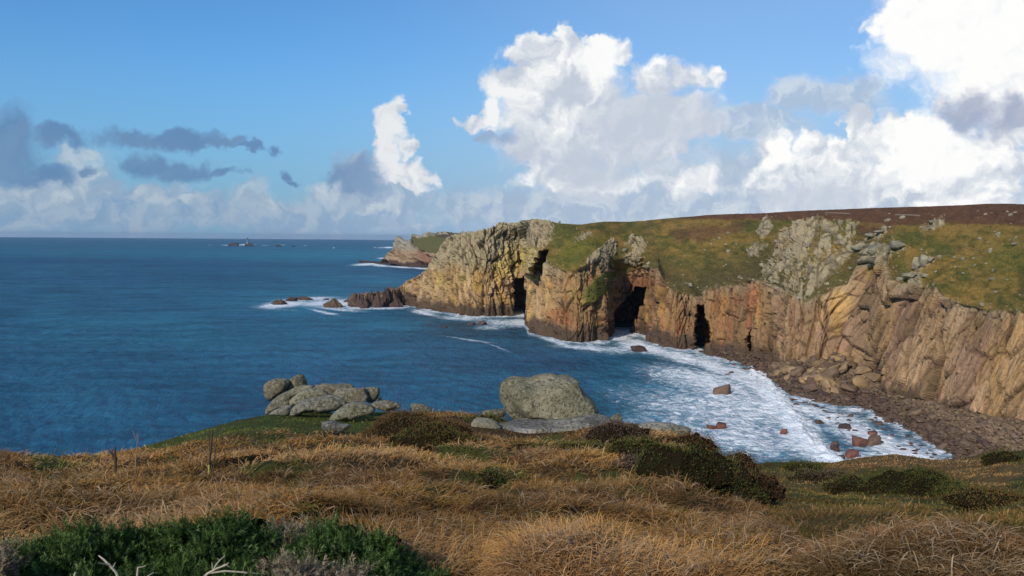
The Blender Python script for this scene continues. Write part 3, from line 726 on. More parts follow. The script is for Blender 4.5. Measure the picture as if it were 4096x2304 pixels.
def mat_sea():
    m, N, b0 = new_mat('sea_water')
    t = m.node_tree; t.nodes.remove(b0); out = [n for n in t.nodes if n.type == 'OUTPUT_MATERIAL'][0]
    tc = N.add('ShaderNodeTexCoord'); P = tc.outputs['Object']
    fo, tq, dk, rf = N.attr('foam'), N.attr('turq'), N.attr('dark'), N.attr('reef')
    Pw = N.vec('MULTIPLY', P, (1, 1, 0))
    rot = N.add('ShaderNodeMapping'); N.put(rot.inputs[0], Pw); rot.inputs['Rotation'].default_value = (0, 0, math.radians(-28)); rot.inputs['Scale'].default_value = (1, .42, 1)
    R = rot.outputs[0]
    mp = N.add('ShaderNodeMapping'); N.put(mp.inputs[0], Pw); mp.inputs['Rotation'].default_value = (0, 0, math.radians(-12)); mp.inputs['Scale'].default_value = (.35, 1, 1)
    R2 = mp.outputs[0]
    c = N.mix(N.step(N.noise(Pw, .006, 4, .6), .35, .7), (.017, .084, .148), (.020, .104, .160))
    c = N.mix(N.math('MULTIPLY', tq, .75), c, (.022, .165, .225))
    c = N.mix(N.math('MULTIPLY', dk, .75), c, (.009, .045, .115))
    c = N.mix(N.math('MULTIPLY', rf, .5), c, (.022, .050, .060))
    sw = N.math('MULTIPLY_ADD', N.noise(R2, .045, 5, .68), 1.5, N.math('MULTIPLY_ADD', N.noise(R2, .22, 4, .6), .8, N.math('MULTIPLY', N.noise(R2, .012, 3, .6), .7)))  # light and dark of the wave slopes, painted into the water colour as noise
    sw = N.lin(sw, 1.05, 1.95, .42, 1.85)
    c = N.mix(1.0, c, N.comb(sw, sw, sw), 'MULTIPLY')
    # foam pattern: streaks and lace
    w = N.vec('MULTIPLY_ADD', N.vec('SUBTRACT', N.noise(Pw, .12, 3, .6, out='Color'), (.5, .5, .5)), (7, 7, 0), Pw)
    lace = N.noise(w, .24, 6, .60)
    ridg = N.math('ABSOLUTE', N.math('SUBTRACT', N.noise(w, .17, 5, .58), .5))
    vein = N.step(ridg, 0.0, .10, 1.0, 0.0)
    pat = N.math('MULTIPLY_ADD', vein, .34, N.math('MULTIPLY', lace, .80))
    th = N.math('MULTIPLY_ADD', fo, -1.12, 1.02)
    f1 = N.step(N.math('SUBTRACT', pat, th), -.26, .40)
    f1 = N.math('MULTIPLY', f1, N.step(fo, .02, .16))
    # small whitecaps offshore
    cap = N.noise(R, .085, 5, .66); cap2 = N.noise(Pw, .012, 2, .5)
    f2 = N.math('MULTIPLY', N.step(cap, .725, .78), N.step(cap2, .45, .65))
    f = N.math('MAXIMUM', f1, N.math('MULTIPLY', f2, .75))
    milk = N.math('MULTIPLY', N.step(fo, .03, .6), N.math('MULTIPLY_ADD', lace, .7, .55), clamp=True)
    c = N.mix(milk, c, (.27, .41, .50))
    c = N.mix(f, c, N.mix(N.step(lace, .3, .7), (.70, .76, .81), (.95, .95, .95)))
    n1 = N.noise(R, .22, 5, .62); n2 = N.noise(R, 1.1, 4, .6); n3 = N.noise(R, .05, 4, .6)
    h = N.math('MULTIPLY_ADD', n1, 1.6, N.math('MULTIPLY', n2, .75)); h = N.math('MULTIPLY_ADD', n3, 4.0, h)
    h = N.math('MULTIPLY_ADD', f, .35, h)
    nb = N.bump(h, 1.0, 1.2)
    fr = N.add('ShaderNodeFresnel'); fr.inputs[0].default_value = 1.333; N.l.new(nb, fr.inputs['Normal'])
    k = N.math('MULTIPLY', N.math('MINIMUM', fr.outputs[0], .17), N.math('SUBTRACT', 1.0, f))
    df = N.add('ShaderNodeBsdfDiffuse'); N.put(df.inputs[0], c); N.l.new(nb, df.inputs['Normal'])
    gl = N.add('ShaderNodeBsdfGlossy'); gl.inputs['Roughness'].default_value = .25; N.l.new(nb, gl.inputs['Normal'])
    mx = N.add('ShaderNodeMixShader'); N.put(mx.inputs[0], k); N.l.new(df.outputs[0], mx.inputs[1]); N.l.new(gl.outputs[0], mx.inputs[2])
    N.l.new(mx.outputs[0], out.inputs[0])
    return m
build_sea()

# ------------------------------------------------------------------ rocks
def ico(sub):
    import bmesh
    bm = bmesh.new(); bmesh.ops.create_icosphere(bm, subdivisions=sub, radius=1.0)
    V = np.array([v.co[:] for v in bm.verts]); F = np.array([[v.index for v in f.verts] for f in bm.faces]); bm.free()
    return V, F
_ICO = {}
def icos(sub):
    if sub not in _ICO: _ICO[sub] = ico(sub)
    V, F = _ICO[sub]; return V.copy(), F
def n3(V, s, seed, o=3):
    return (fbm(V[:, 0] * s + 9.1, V[:, 1] * s + V[:, 2] * s * .7, seed, o) + fbm(V[:, 1] * s + 4.3, V[:, 2] * s - V[:, 0] * s * .6, seed + 50, o) + fbm(V[:, 2] * s, V[:, 0] * s + V[:, 1] * s * .8, seed + 90, o)) / 1.5
def rock_shape(seed, sub=3, faces=11, p=9, noise=.06, flat=1.0):
    """unit-radius faceted rock: soft intersection of random planes"""
    rng = np.random.RandomState(seed); V, F = icos(sub)
    nn = rng.randn(faces, 3); nn /= np.linalg.norm(nn, axis=1, keepdims=True); d = rng.uniform(.62, 1.0, faces)
    box = np.array([[1, 0, 0], [-1, 0, 0], [0, 1, 0], [0, -1, 0], [0, 0, 1], [0, 0, -1]], float)
    nn = np.vstack([nn, box]); d = np.concatenate([d, np.full(6, .92)])
    q = np.clip(V @ nn.T, 0, None) / d
    r = (q ** p).sum(1) ** (-1.0 / p)
    V = V * r[:, None] * (1 + noise * n3(V, 2.2, seed) + noise * .6 * n3(V, 6., seed + 1))[:, None]
    V[:, 2] *= flat
    return V, F
def rock_tint(V, base, alt, seed, s=2.0):
    m = sstep(n3(V, s, seed, 4), -.12, .2)[:, None]
    c = np.array(base) * (1 - m) + np.array(alt) * m
    return c * (1 + .35 * n3(V, 5 * s, seed + 3, 3))[:, None]
def mat_granite():
    m, N, b = new_mat('lichened_granite'); tc = N.add('ShaderNodeTexCoord'); P = tc.outputs['Object']
    t = N.attr('tint', 'Color')
    n1 = N.noise(P, 2.1, 5, .65); n2 = N.noise(P, 11, 4, .65); n3_ = N.noise(P, 38, 3, .6)
    c = N.mix(N.step(n1, .42, .62), t, N.mix(1.0, t, (.66, .64, .56), 'MULTIPLY'))
    c = N.mix(N.math('MULTIPLY', N.step(N.voro(P, 7.5), .34, .12), N.step(n1, .44, .56)), c, (.40, .385, .26))
    c = N.mix(N.math('MULTIPLY', N.step(n2, .54, .62), .75), c, (.38, .36, .26))
    c = N.mix(N.math('MULTIPLY', N.step(n2, .47, .38), .85), c, (.075, .07, .055))
    c = N.mix(N.math('MULTIPLY', N.step(n3_, .58, .66), .7), c, (.42, .39, .30))
    c = N.mix(N.math('MULTIPLY', N.step(n3_, .42, .34), .6), c, (.07, .068, .06))
    N.l.new(c, b.inputs['Base Color']); b.inputs['Specular IOR Level'].default_value = .15
    h = N.math('MULTIPLY_ADD', n2, .7, N.math('MULTIPLY', n3_, .45)); h = N.math('MULTIPLY_ADD', n1, 1.0, h)
    N.l.new(N.bump(h, 1.0, .17), b.inputs['Normal']); return m
GRAN = mat_granite()
def mat_rubble():
    m, N, b = new_mat('shore_rock'); tc = N.add('ShaderNodeTexCoord'); P = tc.outputs['Object']
    t = N.attr('tint', 'Color'); oi = N.add('ShaderNodeObjectInfo').outputs['Random']
    n1 = N.noise(P, 1.7, 5, .65)
    f = N.math('MULTIPLY_ADD', n1, .9, N.math('MULTIPLY_ADD', oi, .45, .33))
    c = N.mix(1.0, t, N.comb(f, f, f), 'MULTIPLY'); N.l.new(c, b.inputs['Base Color'])
    N.l.new(N.bump(n1, .7, .25), b.inputs['Normal']); return m
RUB = mat_rubble()

# ------------------------------------------------------------------ near ground
FEDGE = [(-3500,1700),(-2500,1740),(-600,1795),(0,1806),(238,1822),(380,1818),(461,1806),(560,1788),(636,1768),(795,1722),(954,1680),(1081,1657),(1300,1650),(1558,1645),(1650,1652),(1760,1645),(1830,1650),(1876,1656),(1960,1668),(2100,1690),(2300,1690),(2385,1688),(2460,1690),(2560,1698),(2703,1722),(2780,1755),(2814,1790),(2862,1830),(2930,1850),(3005,1856),(3100,1850),(3339,1846),(3418,1832),(3577,1816),(3736,1838),(3848,1830),(3943,1816),(4096,1800),(4500,1770),(6500,1700)]
DTX = [-3500, -600, 0, 800, 1500, 2100, 2700, 3000, 3500, 4096, 6500]
DTT = [0, .2, .4, .6, .8, 1.0]
DT = np.log(np.array([[4.5,5.6,7,9,12,17],[4.5,5.6,7.2,9.2,12.5,18],[4.5,5.6,7.2,9.5,13,19],[4.5,5.7,7.6,10.6,15.5,24],[4.5,5.8,8,11.5,17.5,29],[4.5,5.8,8,11.5,17,27],
                      [4.5,5.8,7.8,11,15.5,23],[4.5,5.8,8,13,22,33],[4.5,5.8,8.6,16,26,38],[4.5,5.8,8.6,16,27,42],[4.5,5.8,8.4,14,24,40]]))
from_edge = lambda x: line(x, FEDGE)
def fdist(x, t):
    x = np.asarray(x, float); t = np.asarray(t, float)
    ix = np.clip(np.searchsorted(DTX, x) - 1, 0, len(DTX) - 2); dtx = np.array(DTX, float)
    fx = np.clip((x - dtx[ix]) / (dtx[ix + 1] - dtx[ix]), 0, 1); fx = fx * fx * (3 - 2 * fx)
    tt = np.clip(t, 0, 1) * 5; it = np.minimum(tt.astype(int), 4); ft = tt - it
    a = DT[ix, it] * (1 - ft) + DT[ix, it + 1] * ft; b = DT[ix + 1, it] * (1 - ft) + DT[ix + 1, it + 1] * ft
    return np.exp(a * (1 - fx) + b * fx)
def cover(x, y):
    """what grows at photo pixel (x,y) of the near ground: straw, green, meadow, rough (hummock strength)"""
    wx = x + 40 * fbm(x / 120., y / 40., 301, 3); wy = y + 22 * fbm(x / 110., y / 36., 302, 3)
    lawn = polymask(wx, wy, [(520,1800),(800,1700),(960,1650),(1080,1630),(1300,1630),(1560,1640),(1480,1715),(1420,1740),(1300,1728),(1150,1722),(1000,1752),(860,1762),(700,1796)], 10)
    mead = polymask(wx, wy, [(2830,1800),(3005,1780),(4096,1700),(7000,1650),(7000,2260),(4096,2250),(3900,2235),(3650,2190),(3480,2225),(3250,2225),(3080,2130),(2960,2010)], 14)
    dry = polymask(wx, wy, [(3280,1870),(3450,1800),(3580,1790),(3980,1830),(4096,1880),(4000,1960),(3800,1920),(3560,1890),(3400,1900)], 24)
    g = fbm(x / 170., y / 55., 305, 4)
    green = np.clip(lawn + sstep(g, .13, .22) * .8, 0, 1)
    for (cx, cy, rx, ry) in [(1740,2015,110,30),(1960,1925,70,26),(2430,2062,80,26),(1330,1790,60,14),(1200,1890,110,18),(2330,1790,120,24),(2500,1830,160,40),(700,1840,40,14),(1090,1880,60,22),(320,2085,60,50)]:
        green = np.maximum(green, .85 * np.exp(-((wx - cx) / rx) ** 2 - ((wy - cy) / ry) ** 2))
    return green * (1 - mead), mead, dry, lawn
def slabzone(x, y):
    return polymask(x, y, [(1690,1690),(2000,1660),(2480,1640),(2480,1712),(2330,1735),(2180,1748),(1900,1735),(1740,1735)], 9)
def hum(X, Y, t, x, green, mead, lawn):
    wx = X + .9 * fbm(X / 2.2, Y / 2.2, 311, 3); wy = Y + .9 * fbm(X / 2.2, Y / 2.2, 312, 3)
    F1, F2, ra, rb, ox, oy = worley(wx / 1.55, wy / 1.9, 315)
    dome = np.sqrt(np.clip(1 - (F1 / .78) ** 2, 0, 1)) * (.35 + .9 * ra)
    G1, G2, rc, rd, px_, py_ = worley(wx / .62, wy / .7, 316)
    small = np.sqrt(np.clip(1 - (G1 / .8) ** 2, 0, 1)) * rc
    a = (1 - .75 * lawn) * (1 - .35 * mead)
    k = np.clip(1.15 - np.clip(t, 0, 1) * .55, .3, 1)
    h = a * k * (.38 * dome + .13 * small) + (.35 * fbm(X / 4.5, Y / 4.5, 318, 3) + .10 * fbm(X / 1.2, Y / 1.2, 319, 3)) * (1 - .6 * lawn)
    return h - .26 * a, ox, oy, F1
def fg(x, t):
    ye = from_edge(x); y = 2304 + (ye - 2304) * t
    hx, hy, e = ray(x, y)
    e0 = ray(x, np.full_like(y, 2304.))[2]; d = np.where(t >= 0, fdist(x, t), 4.5 * e0 / np.minimum(e, -.05))
    X = hx * d; Y = hy * d; Z = H + e * d
    g, m, dr, lw = cover(x, y)
    h, ox, oy, F1 = hum(X, Y, t, x, g, m, lw)
    sz = slabzone(x, y); h = h * (1 - .9 * sz) - .10 * sz
    lift = sstep(t, 1.0, .88) * .8 + .2; lift = np.where(t < 0, np.clip(1 + t * 1.2, 0, 1), lift)
    return X, Y, Z + h * lift, y, d, (g, m, dr, lw), (ox, oy, F1)
def fg_at(x, y, lift=0.0):
    ye = float(from_edge(x)); t = (2304 - y) / (2304 - ye)
    r = fg(np.array([float(x)]), np.array([t]))
    return float(r[0][0]), float(r[1][0]), float(r[2][0]) + lift, float(r[4][0])

def ground_colour(x, y, X, Y, covs):
    g, m, dr, lw = covs
    n = fbm(X / 1.1, Y / 1.1, 331, 4); n2 = fbm(X / 3.5, Y / 3.5, 332, 3)
    c = np.array([.075, .047, .023])[None] * np.ones((x.size, 1))
    def bl(c, k, mm): return c + (np.array(k) - c) * np.clip(mm, 0, 1).reshape(-1, 1)
    c = bl(c, (.10, .063, .030), sstep(n2, 0, .2)); c = bl(c, (.05, .038, .02), sstep(n, .02, .2) * .7)
    c = bl(c, (.065, .080, .022), g); c = bl(c, (.070, .075, .027), m)
    c = bl(c, (.145, .098, .040), m * np.clip(dr + sstep(n2, .02, .15) * .6, 0, 1))
    return c * (1 + .5 * n.reshape(-1, 1))

def build_ground():
    xs = np.concatenate([np.arange(-3500, -300, 40.), np.arange(-300, 4400, 7.), np.arange(4400, 6500, 40.)])
    t = np.concatenate([-np.geomspace(9, .02, 46), np.linspace(0, 1, 330)])
    T, Xp = np.meshgrid(t, xs, indexing='ij')
    X, Y, Z, yp, d, covs, _ = fg(Xp.ravel(), T.ravel())
    sh = Xp.shape; col = ground_colour(Xp.ravel(), yp, X, Y, covs).reshape(*sh, 3)
    X, Y, Z = X.reshape(sh), Y.reshape(sh), Z.reshape(sh)
    # seaward cliff beyond the edge
    q = np.linspace(0, 1, 41)[1:, None]; hx, hy, e = ray(xs, from_edge(xs)); de = np.hypot(X[-1], Y[-1])[None]
    run = q ** 1.1 * 78.; rb = de + run
    drop = run * (.45 + .75 * np.clip(run / 20, 0, 1)) + 2.5 * fbm(rb / 6., xs[None] / 60. + rb * 0, 341, 4) * np.clip(run / 4, 0, 1)
    zb = np.maximum(Z[-1][None] - drop, -2); X = np.vstack([X, hx[None] * rb]); Y = np.vstack([Y, hy[None] * rb]); Z = np.vstack([Z, zb])
    cc = np.zeros(rb.shape + (3,)) + np.array([.20, .16, .11]); gg = (1 - sstep(run, 3, 9))[..., None] * np.ones_like(cc)
    cc = cc * (1 - gg) + np.array([.08, .07, .03]) * gg; col = np.concatenate([col, cc], 0)
    m, N, b = new_mat('turf_and_thatch'); tc = N.add('ShaderNodeTexCoord'); P = tc.outputs['Object']
    n1 = N.noise(P, 14, 5, .7); n2 = N.noise(P, 3, 4, .6); f = N.math('MULTIPLY_ADD', n1, 1.0, N.math('MULTIPLY', n2, 1.0))
    N.l.new(N.mix(1.0, N.attr('tint', 'Color'), N.comb(f, f, f), 'MULTIPLY'), b.inputs['Base Color'])
    N.l.new(N.bump(n1, 1.0, .07), b.inputs['Normal']); b.inputs['Specular IOR Level'].default_value = .05
    me = mesh_np('near_ground', np.stack([X, Y, Z], -1), grid_faces(*X.shape), cols={'tint': np.clip(col, .004, .6)}, mat=m)
    tag(obj('near_ground', me), 'near cliff top of tussocks and turf falling away to the sea', kind='structure')
build_ground()

# ------------------------------------------------------------------ blades of grass
def mat_blade(name, trans=.3, rough=.7):
    m = bpy.data.materials.new(name); m.use_nodes = True; t = m.node_tree; t.nodes.clear(); N = NT(t)
    c = N.attr('tint', 'Color')
    d = N.add('ShaderNodeBsdfDiffuse'); tr = N.add('ShaderNodeBsdfTranslucent'); mx = N.add('ShaderNodeMixShader')
    N.l.new(c, d.inputs[0]); N.l.new(c, tr.inputs[0]); mx.inputs[0].default_value = trans
    N.l.new(d.outputs[0], mx.inputs[1]); N.l.new(tr.outputs[0], mx.inputs[2])
    o = N.add('ShaderNodeOutputMaterial'); N.l.new(mx.outputs[0], o.inputs[0]); return m
BLADE = mat_blade('grass_blade')
def blades(P, az, L, lean, W, col, name, mat=BLADE, seed=1, tipcol=1.15):
    """ribbons: P base points (n,3), az direction of lean, L length, lean 0..1, W width"""
    n = len(P); rng = np.random.RandomState(seed)
    s = np.array([0, .38, .72, 1.0]); hs = np.array([0, .40, .78, 1.0]); drop = np.array([0, .02, .16, .42])
    ca, sa = np.cos(az), np.sin(az); curl = rng.uniform(-.6, .6, n)
    V = np.zeros((n, 7, 3)); C = np.zeros((n, 7, 3))
    wdir = rng.uniform(0, math.pi, n); wx, wy = np.cos(wdir), np.sin(wdir)
    for k in range(4):
        a2 = az + curl * s[k]
        hor = L * lean * (s[k] ** 1.35); ver = L * (hs[k] * (1 - .55 * lean) - drop[k] * lean)
        c = P + np.stack([np.cos(a2) * hor, np.sin(a2) * hor, ver], 1)
        w = W * (1 - .55 * s[k]) * .5
        off = np.stack([wx * w, wy * w, .35 * w], 1)
        if k < 3: V[:, 2 * k] = c - off; V[:, 2 * k + 1] = c + off
        else: V[:, 6] = c
        f = .62 + .38 * min(1, s[k] * 2.2)  # shade at the roots painted into the blade colour
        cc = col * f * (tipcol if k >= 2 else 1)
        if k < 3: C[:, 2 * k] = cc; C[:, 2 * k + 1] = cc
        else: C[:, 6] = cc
    tri = np.array([[0, 1, 3], [0, 3, 2], [2, 3, 5], [2, 5, 4], [4, 5, 6]])
    F = (np.arange(n)[:, None, None] * 7 + tri[None]).reshape(-1, 3)
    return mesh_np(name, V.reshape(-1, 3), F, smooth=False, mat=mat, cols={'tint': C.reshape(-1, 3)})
def pick(rng, n, pal, w=None):
    p = np.array(pal); i = rng.choice(len(p), n, p=w); return p[i] * rng.uniform(.75, 1.25, (n, 1))
STRAW = [(.36,.225,.105),(.44,.30,.16),(.30,.165,.06),(.24,.125,.045),(.40,.21,.075),(.17,.09,.04)]
GREEN = [(.11,.14,.034),(.15,.17,.045),(.085,.12,.03),(.21,.19,.07)]
def build_grass():
    rng = np.random.RandomState(7)
    n = 330000; n2_ = 110000
    x = np.concatenate([rng.uniform(-450, 4550, n), rng.uniform(-1400, 5500, n2_)]); t = np.concatenate([rng.uniform(-.12, 1.0, n), rng.uniform(-1.6, 1.0, n2_)]); n += n2_
    ok_ = (np.arange(n) < 330000) | (x < -450) | (x > 4550) | (t < -.12)
    x, t = x[ok_], t[ok_]; n = len(x)
    X, Y, Z, yp, d, (g, m, dr, lw), (ox, oy, F1) = fg(x, t)
    crown = np.clip(1.1 - F1, .25, 1)
    # blades sit thick on the crowns of the tussocks and thin out in the dark gaps between
    gap = rng.rand(n) < np.clip(1.7 - F1 * 1.7, .18, 1) * np.where(m > .5, .8, 1)
    isg = rng.rand(n) < np.clip(g * 1.0 + .03, 0, 1)
    ism = (rng.rand(n) < m)
    straw_m = ism & (rng.rand(n) < np.clip(dr * .9 + sstep(fbm(X / 3.5, Y / 3.5, 332, 3), .02, .15) * .5, .12, 1))
    keep = gap
    patch = fbm(X / 1.6, Y / 1.6, 351, 3); hue = fbm(X / 3., Y / 3., 352, 3)
    col = pick(rng, n, STRAW, [.26, .2, .2, .14, .12, .08])
    pale = sstep(patch, .0, .2)[:, None]; col = col * (1 - .45 * pale) + np.array([.40, .29, .175]) * rng.uniform(.7, 1.2, (n, 1)) * .45 * pale
    org = sstep(hue, .02, .18)[:, None]; col = col * (1 - .4 * org) + np.array([.36, .19, .06]) * .4 * org
    pk = sstep(fbm(X / 1.9, Y / 1.9, 353, 3), .05, .2)[:, None] * .5; col = col * (1 - pk) + np.array([.33, .215, .15]) * rng.uniform(.7, 1.2, (n, 1)) * pk
    gc = pick(rng, n, GREEN); col[isg] = gc[isg]
    mc = pick(rng, n, [(.11,.11,.035),(.10,.115,.032),(.15,.125,.045),(.20,.14,.06)]); mm = ism & ~straw_m; col[mm] = mc[mm]
    L = rng.uniform(.10, .28, n) * np.where(isg, .55, 1) * np.where(ism, .75, 1) * np.where(lw > .5, .8, 1)
    L *= 1 - .72 * slabzone(x, yp); L *= 1 - .25 * sstep(x, 2850, 3200)
    # direction: outward from each tussock's crown, and bent over by the sea wind
    out = np.arctan2(-oy, -ox); fl = fbm(X / 1.3, Y / 1.3, 361, 3) * 5
    vx = np.cos(out) * 1.25 + .45 + .5 * np.cos(fl * 3); vy = np.sin(out) * 1.25 - .35 + .5 * np.sin(fl * 3)
    az = np.arctan2(vy, vx) + rng.normal(0, .95, n)
    lean = np.clip(rng.normal(.72, .2, n), .15, 1) * np.where(ism, .8, 1)
    W = np.maximum(.0056, d * .00085) * rng.uniform(.7, 1.35, n)
    Zb = Z - .02
    P = np.stack([X, Y, Zb], 1)
    val = np.clip(1 + 1.5 * fbm(X / 2.6, Y / 2.2, 381, 4), .55, 1.4)[:, None]; br_ = sstep(fbm(X / 2.1, Y / 1.8, 382, 3), .06, .18)[:, None] * .6; bt = col.mean(1, keepdims=True) * np.array([[1.25, .72, .40]]) * .8
    col = (col * (1 - br_) + bt * br_) * val
    dark_ = sstep(fbm(X / .8, Y / .8, 371, 3), .02, .2) ; col = col * (1 - .42 * dark_)[:, None] * np.array([.92, .88, .78])
    col = col * np.array([1.22, 1.20, 1.12])
    k = keep & (t < 1)
    sel = k & ~ism & ~(lw > .5)
    me = blades(P[sel], az[sel], L[sel], lean[sel], W[sel], col[sel], 'dry_grass', seed=3)
    tag(obj('dry_grass', me), 'wind-bent straw and rust coloured tussock grass over the near slope', kind='stuff', cat='grass')
    ly = k & ~ism & (lw < .3) & (rng.rand(n) < .035) & (d < 20)
    me = blades(P[ly] + [0, 0, .06], rng.uniform(0, 6.28, ly.sum()), L[ly] * 1.0, np.clip(rng.normal(.85, .2, ly.sum()), .2, 1.1), W[ly] * 1.15, np.array([.38, .27, .165]) * rng.uniform(.6, 1.2, (ly.sum(), 1)), 'broken_straw', seed=9)
    tag(obj('broken_straw', me), 'pale broken straws lying loose across the tussocks', kind='stuff', cat='grass')
    sel = k & (ism | (lw > .5))
    me = blades(P[sel], az[sel], L[sel], lean[sel], W[sel], col[sel], 'green_grass', seed=4)
    tag(obj('green_grass', me), 'short olive green turf on the far part of the near slope', kind='stuff', cat='grass')
build_grass()

# ------------------------------------------------------------------ boulders on the near slope
def near_boulder(name, cx, cy, rx, ry, rot, d, seed, label, deep=.8, base=(.255,.235,.175), alt=(.185,.172,.13), sub=5, p=13, faces=13, noise=.08, cat='boulder', group=None, roll=0):
    """rx, ry in photo pixels; d distance; rot tilts in the picture plane"""
    k = d / FP
    V, F = rock_shape(seed, sub, faces, p, noise)
    tint = rock_tint(V, base, alt, seed)
    V = V * np.array([rx * k * 1.26, rx * k * deep * 1.1, ry * k * 1.32]) * (1 + .05 * n3(V, 9., seed + 7, 3))[:, None]
    a = math.radians(rot); c, s = math.cos(a), math.sin(a)
    V = np.stack([V[:, 0] * c - V[:, 2] * s, V[:, 1], V[:, 0] * s + V[:, 2] * c], 1)
    me = mesh_np(name, V, F, mat=GRAN, cols={'tint': np.clip(tint, .02, .7)})
    o = obj(name, me); p0 = at(cx, cy, d + rx * k * deep * .25); o.location = p0
    o.rotation_euler = (0, 0, -math.atan2(p0.x, p0.y))
    tag(o, label, cat, group); return o
def traced(name, pts, d, label, deep=.35, seed=1, base=(.31,.285,.205), alt=(.22,.205,.15), sub=5, facet=.8, cat='boulder', group=None, cen=None, sq_=3.0, lump=.10, parts=None):
    """a rock with the photographed silhouette, its own distance, size and thickness"""
    o_ = np.array(pts, float); 
    if cen is None:
        x, y = o_[:, 0], o_[:, 1]; x2, y2 = np.roll(x, -1), np.roll(y, -1); A = (x * y2 - x2 * y).sum() / 2
        cen = (((x + x2) * (x * y2 - x2 * y)).sum() / 6 / A, ((y + y2) * (x * y2 - x2 * y)).sum() / 6 / A)
    cx, cy = cen; q = []
    for a, b in zip(o_, np.roll(o_, -1, 0)):
        for t in np.linspace(0, 1, 6)[:-1]: q.append(a + (b - a) * t)
    q = np.array(q); ang = np.arctan2(-(q[:, 1] - cy), q[:, 0] - cx); rad = np.hypot(q[:, 0] - cx, q[:, 1] - cy); od = np.argsort(ang); ang = ang[od]; rad = rad[od]
    V, F = icos(sub); th = np.arctan2(V[:, 2], V[:, 0]); cphi = np.hypot(V[:, 0], V[:, 2])
    A3 = np.concatenate([ang - 2 * math.pi, ang, ang + 2 * math.pi]); ra = (np.interp(th, A3, np.tile(rad, 3)) + np.interp(th - .05, A3, np.tile(rad, 3)) + np.interp(th + .05, A3, np.tile(rad, 3))) / 3
    k_ = d / FP; w = (o_[:, 0].max() - o_[:, 0].min()) / 2
    sq = (1 - np.abs(V[:, 1]) ** sq_) ** (1 / sq_) / np.maximum(cphi, 1e-6); sq = np.where(cphi < .02, 1, sq)
    P = np.stack([V[:, 0] * sq * ra * k_, V[:, 1] * w * deep * k_, V[:, 2] * sq * ra * k_], 1)
    s_ = 1.0 / (w * k_)
    nn = 1 + lump * n3(P * s_, 1.3, seed, 3) * sstep(np.abs(V[:, 1]), .05, .4) + .05 * n3(P, 2.2, seed + 1, 4) + .025 * n3(P, 8, seed + 2, 3)
    rs = np.random.RandomState(seed + 7); pn = rs.randn(16, 3) * np.array([1, 1.6, 1]); pn /= np.linalg.norm(pn, axis=1, keepdims=True); pd = rs.uniform(.70, 1.05, 16)
    fac = np.maximum(((np.clip(V @ pn.T, 0, None) / pd) ** 18).sum(1) ** (1 / 18.), 1.0)
    nn = nn / (1 + (fac - 1) * facet * sstep(np.abs(V[:, 1]), .12, .45))
    P = P * nn[:, None]
    ti = rock_tint(P, base, alt, seed + 3, 1.0) * 1.22; bare = sstep(n3(P, .9, seed + 4, 3), .14, .3)[:, None]; ti = ti * (1 - .45 * bare) + np.array([.34, .28, .21]) * .45 * bare
    # joints
    jn_ = np.abs(n3(P * np.array([.5, .5, 1.4]), .8 * s_ + .5, seed + 6, 2)); g_ = 1 - sstep(jn_, 0, .012); P = P * (1 - .05 * g_)[:, None]; ti = ti * (1 - .7 * g_)[:, None]
    me = mesh_np(name, P, F, mat=GRAN, cols={'tint': np.clip(ti, .01, .7)}); o = obj(name, me); o.location = at(cx, cy, d + w * deep * k_ * .5); tag(o, label, cat, group); return o
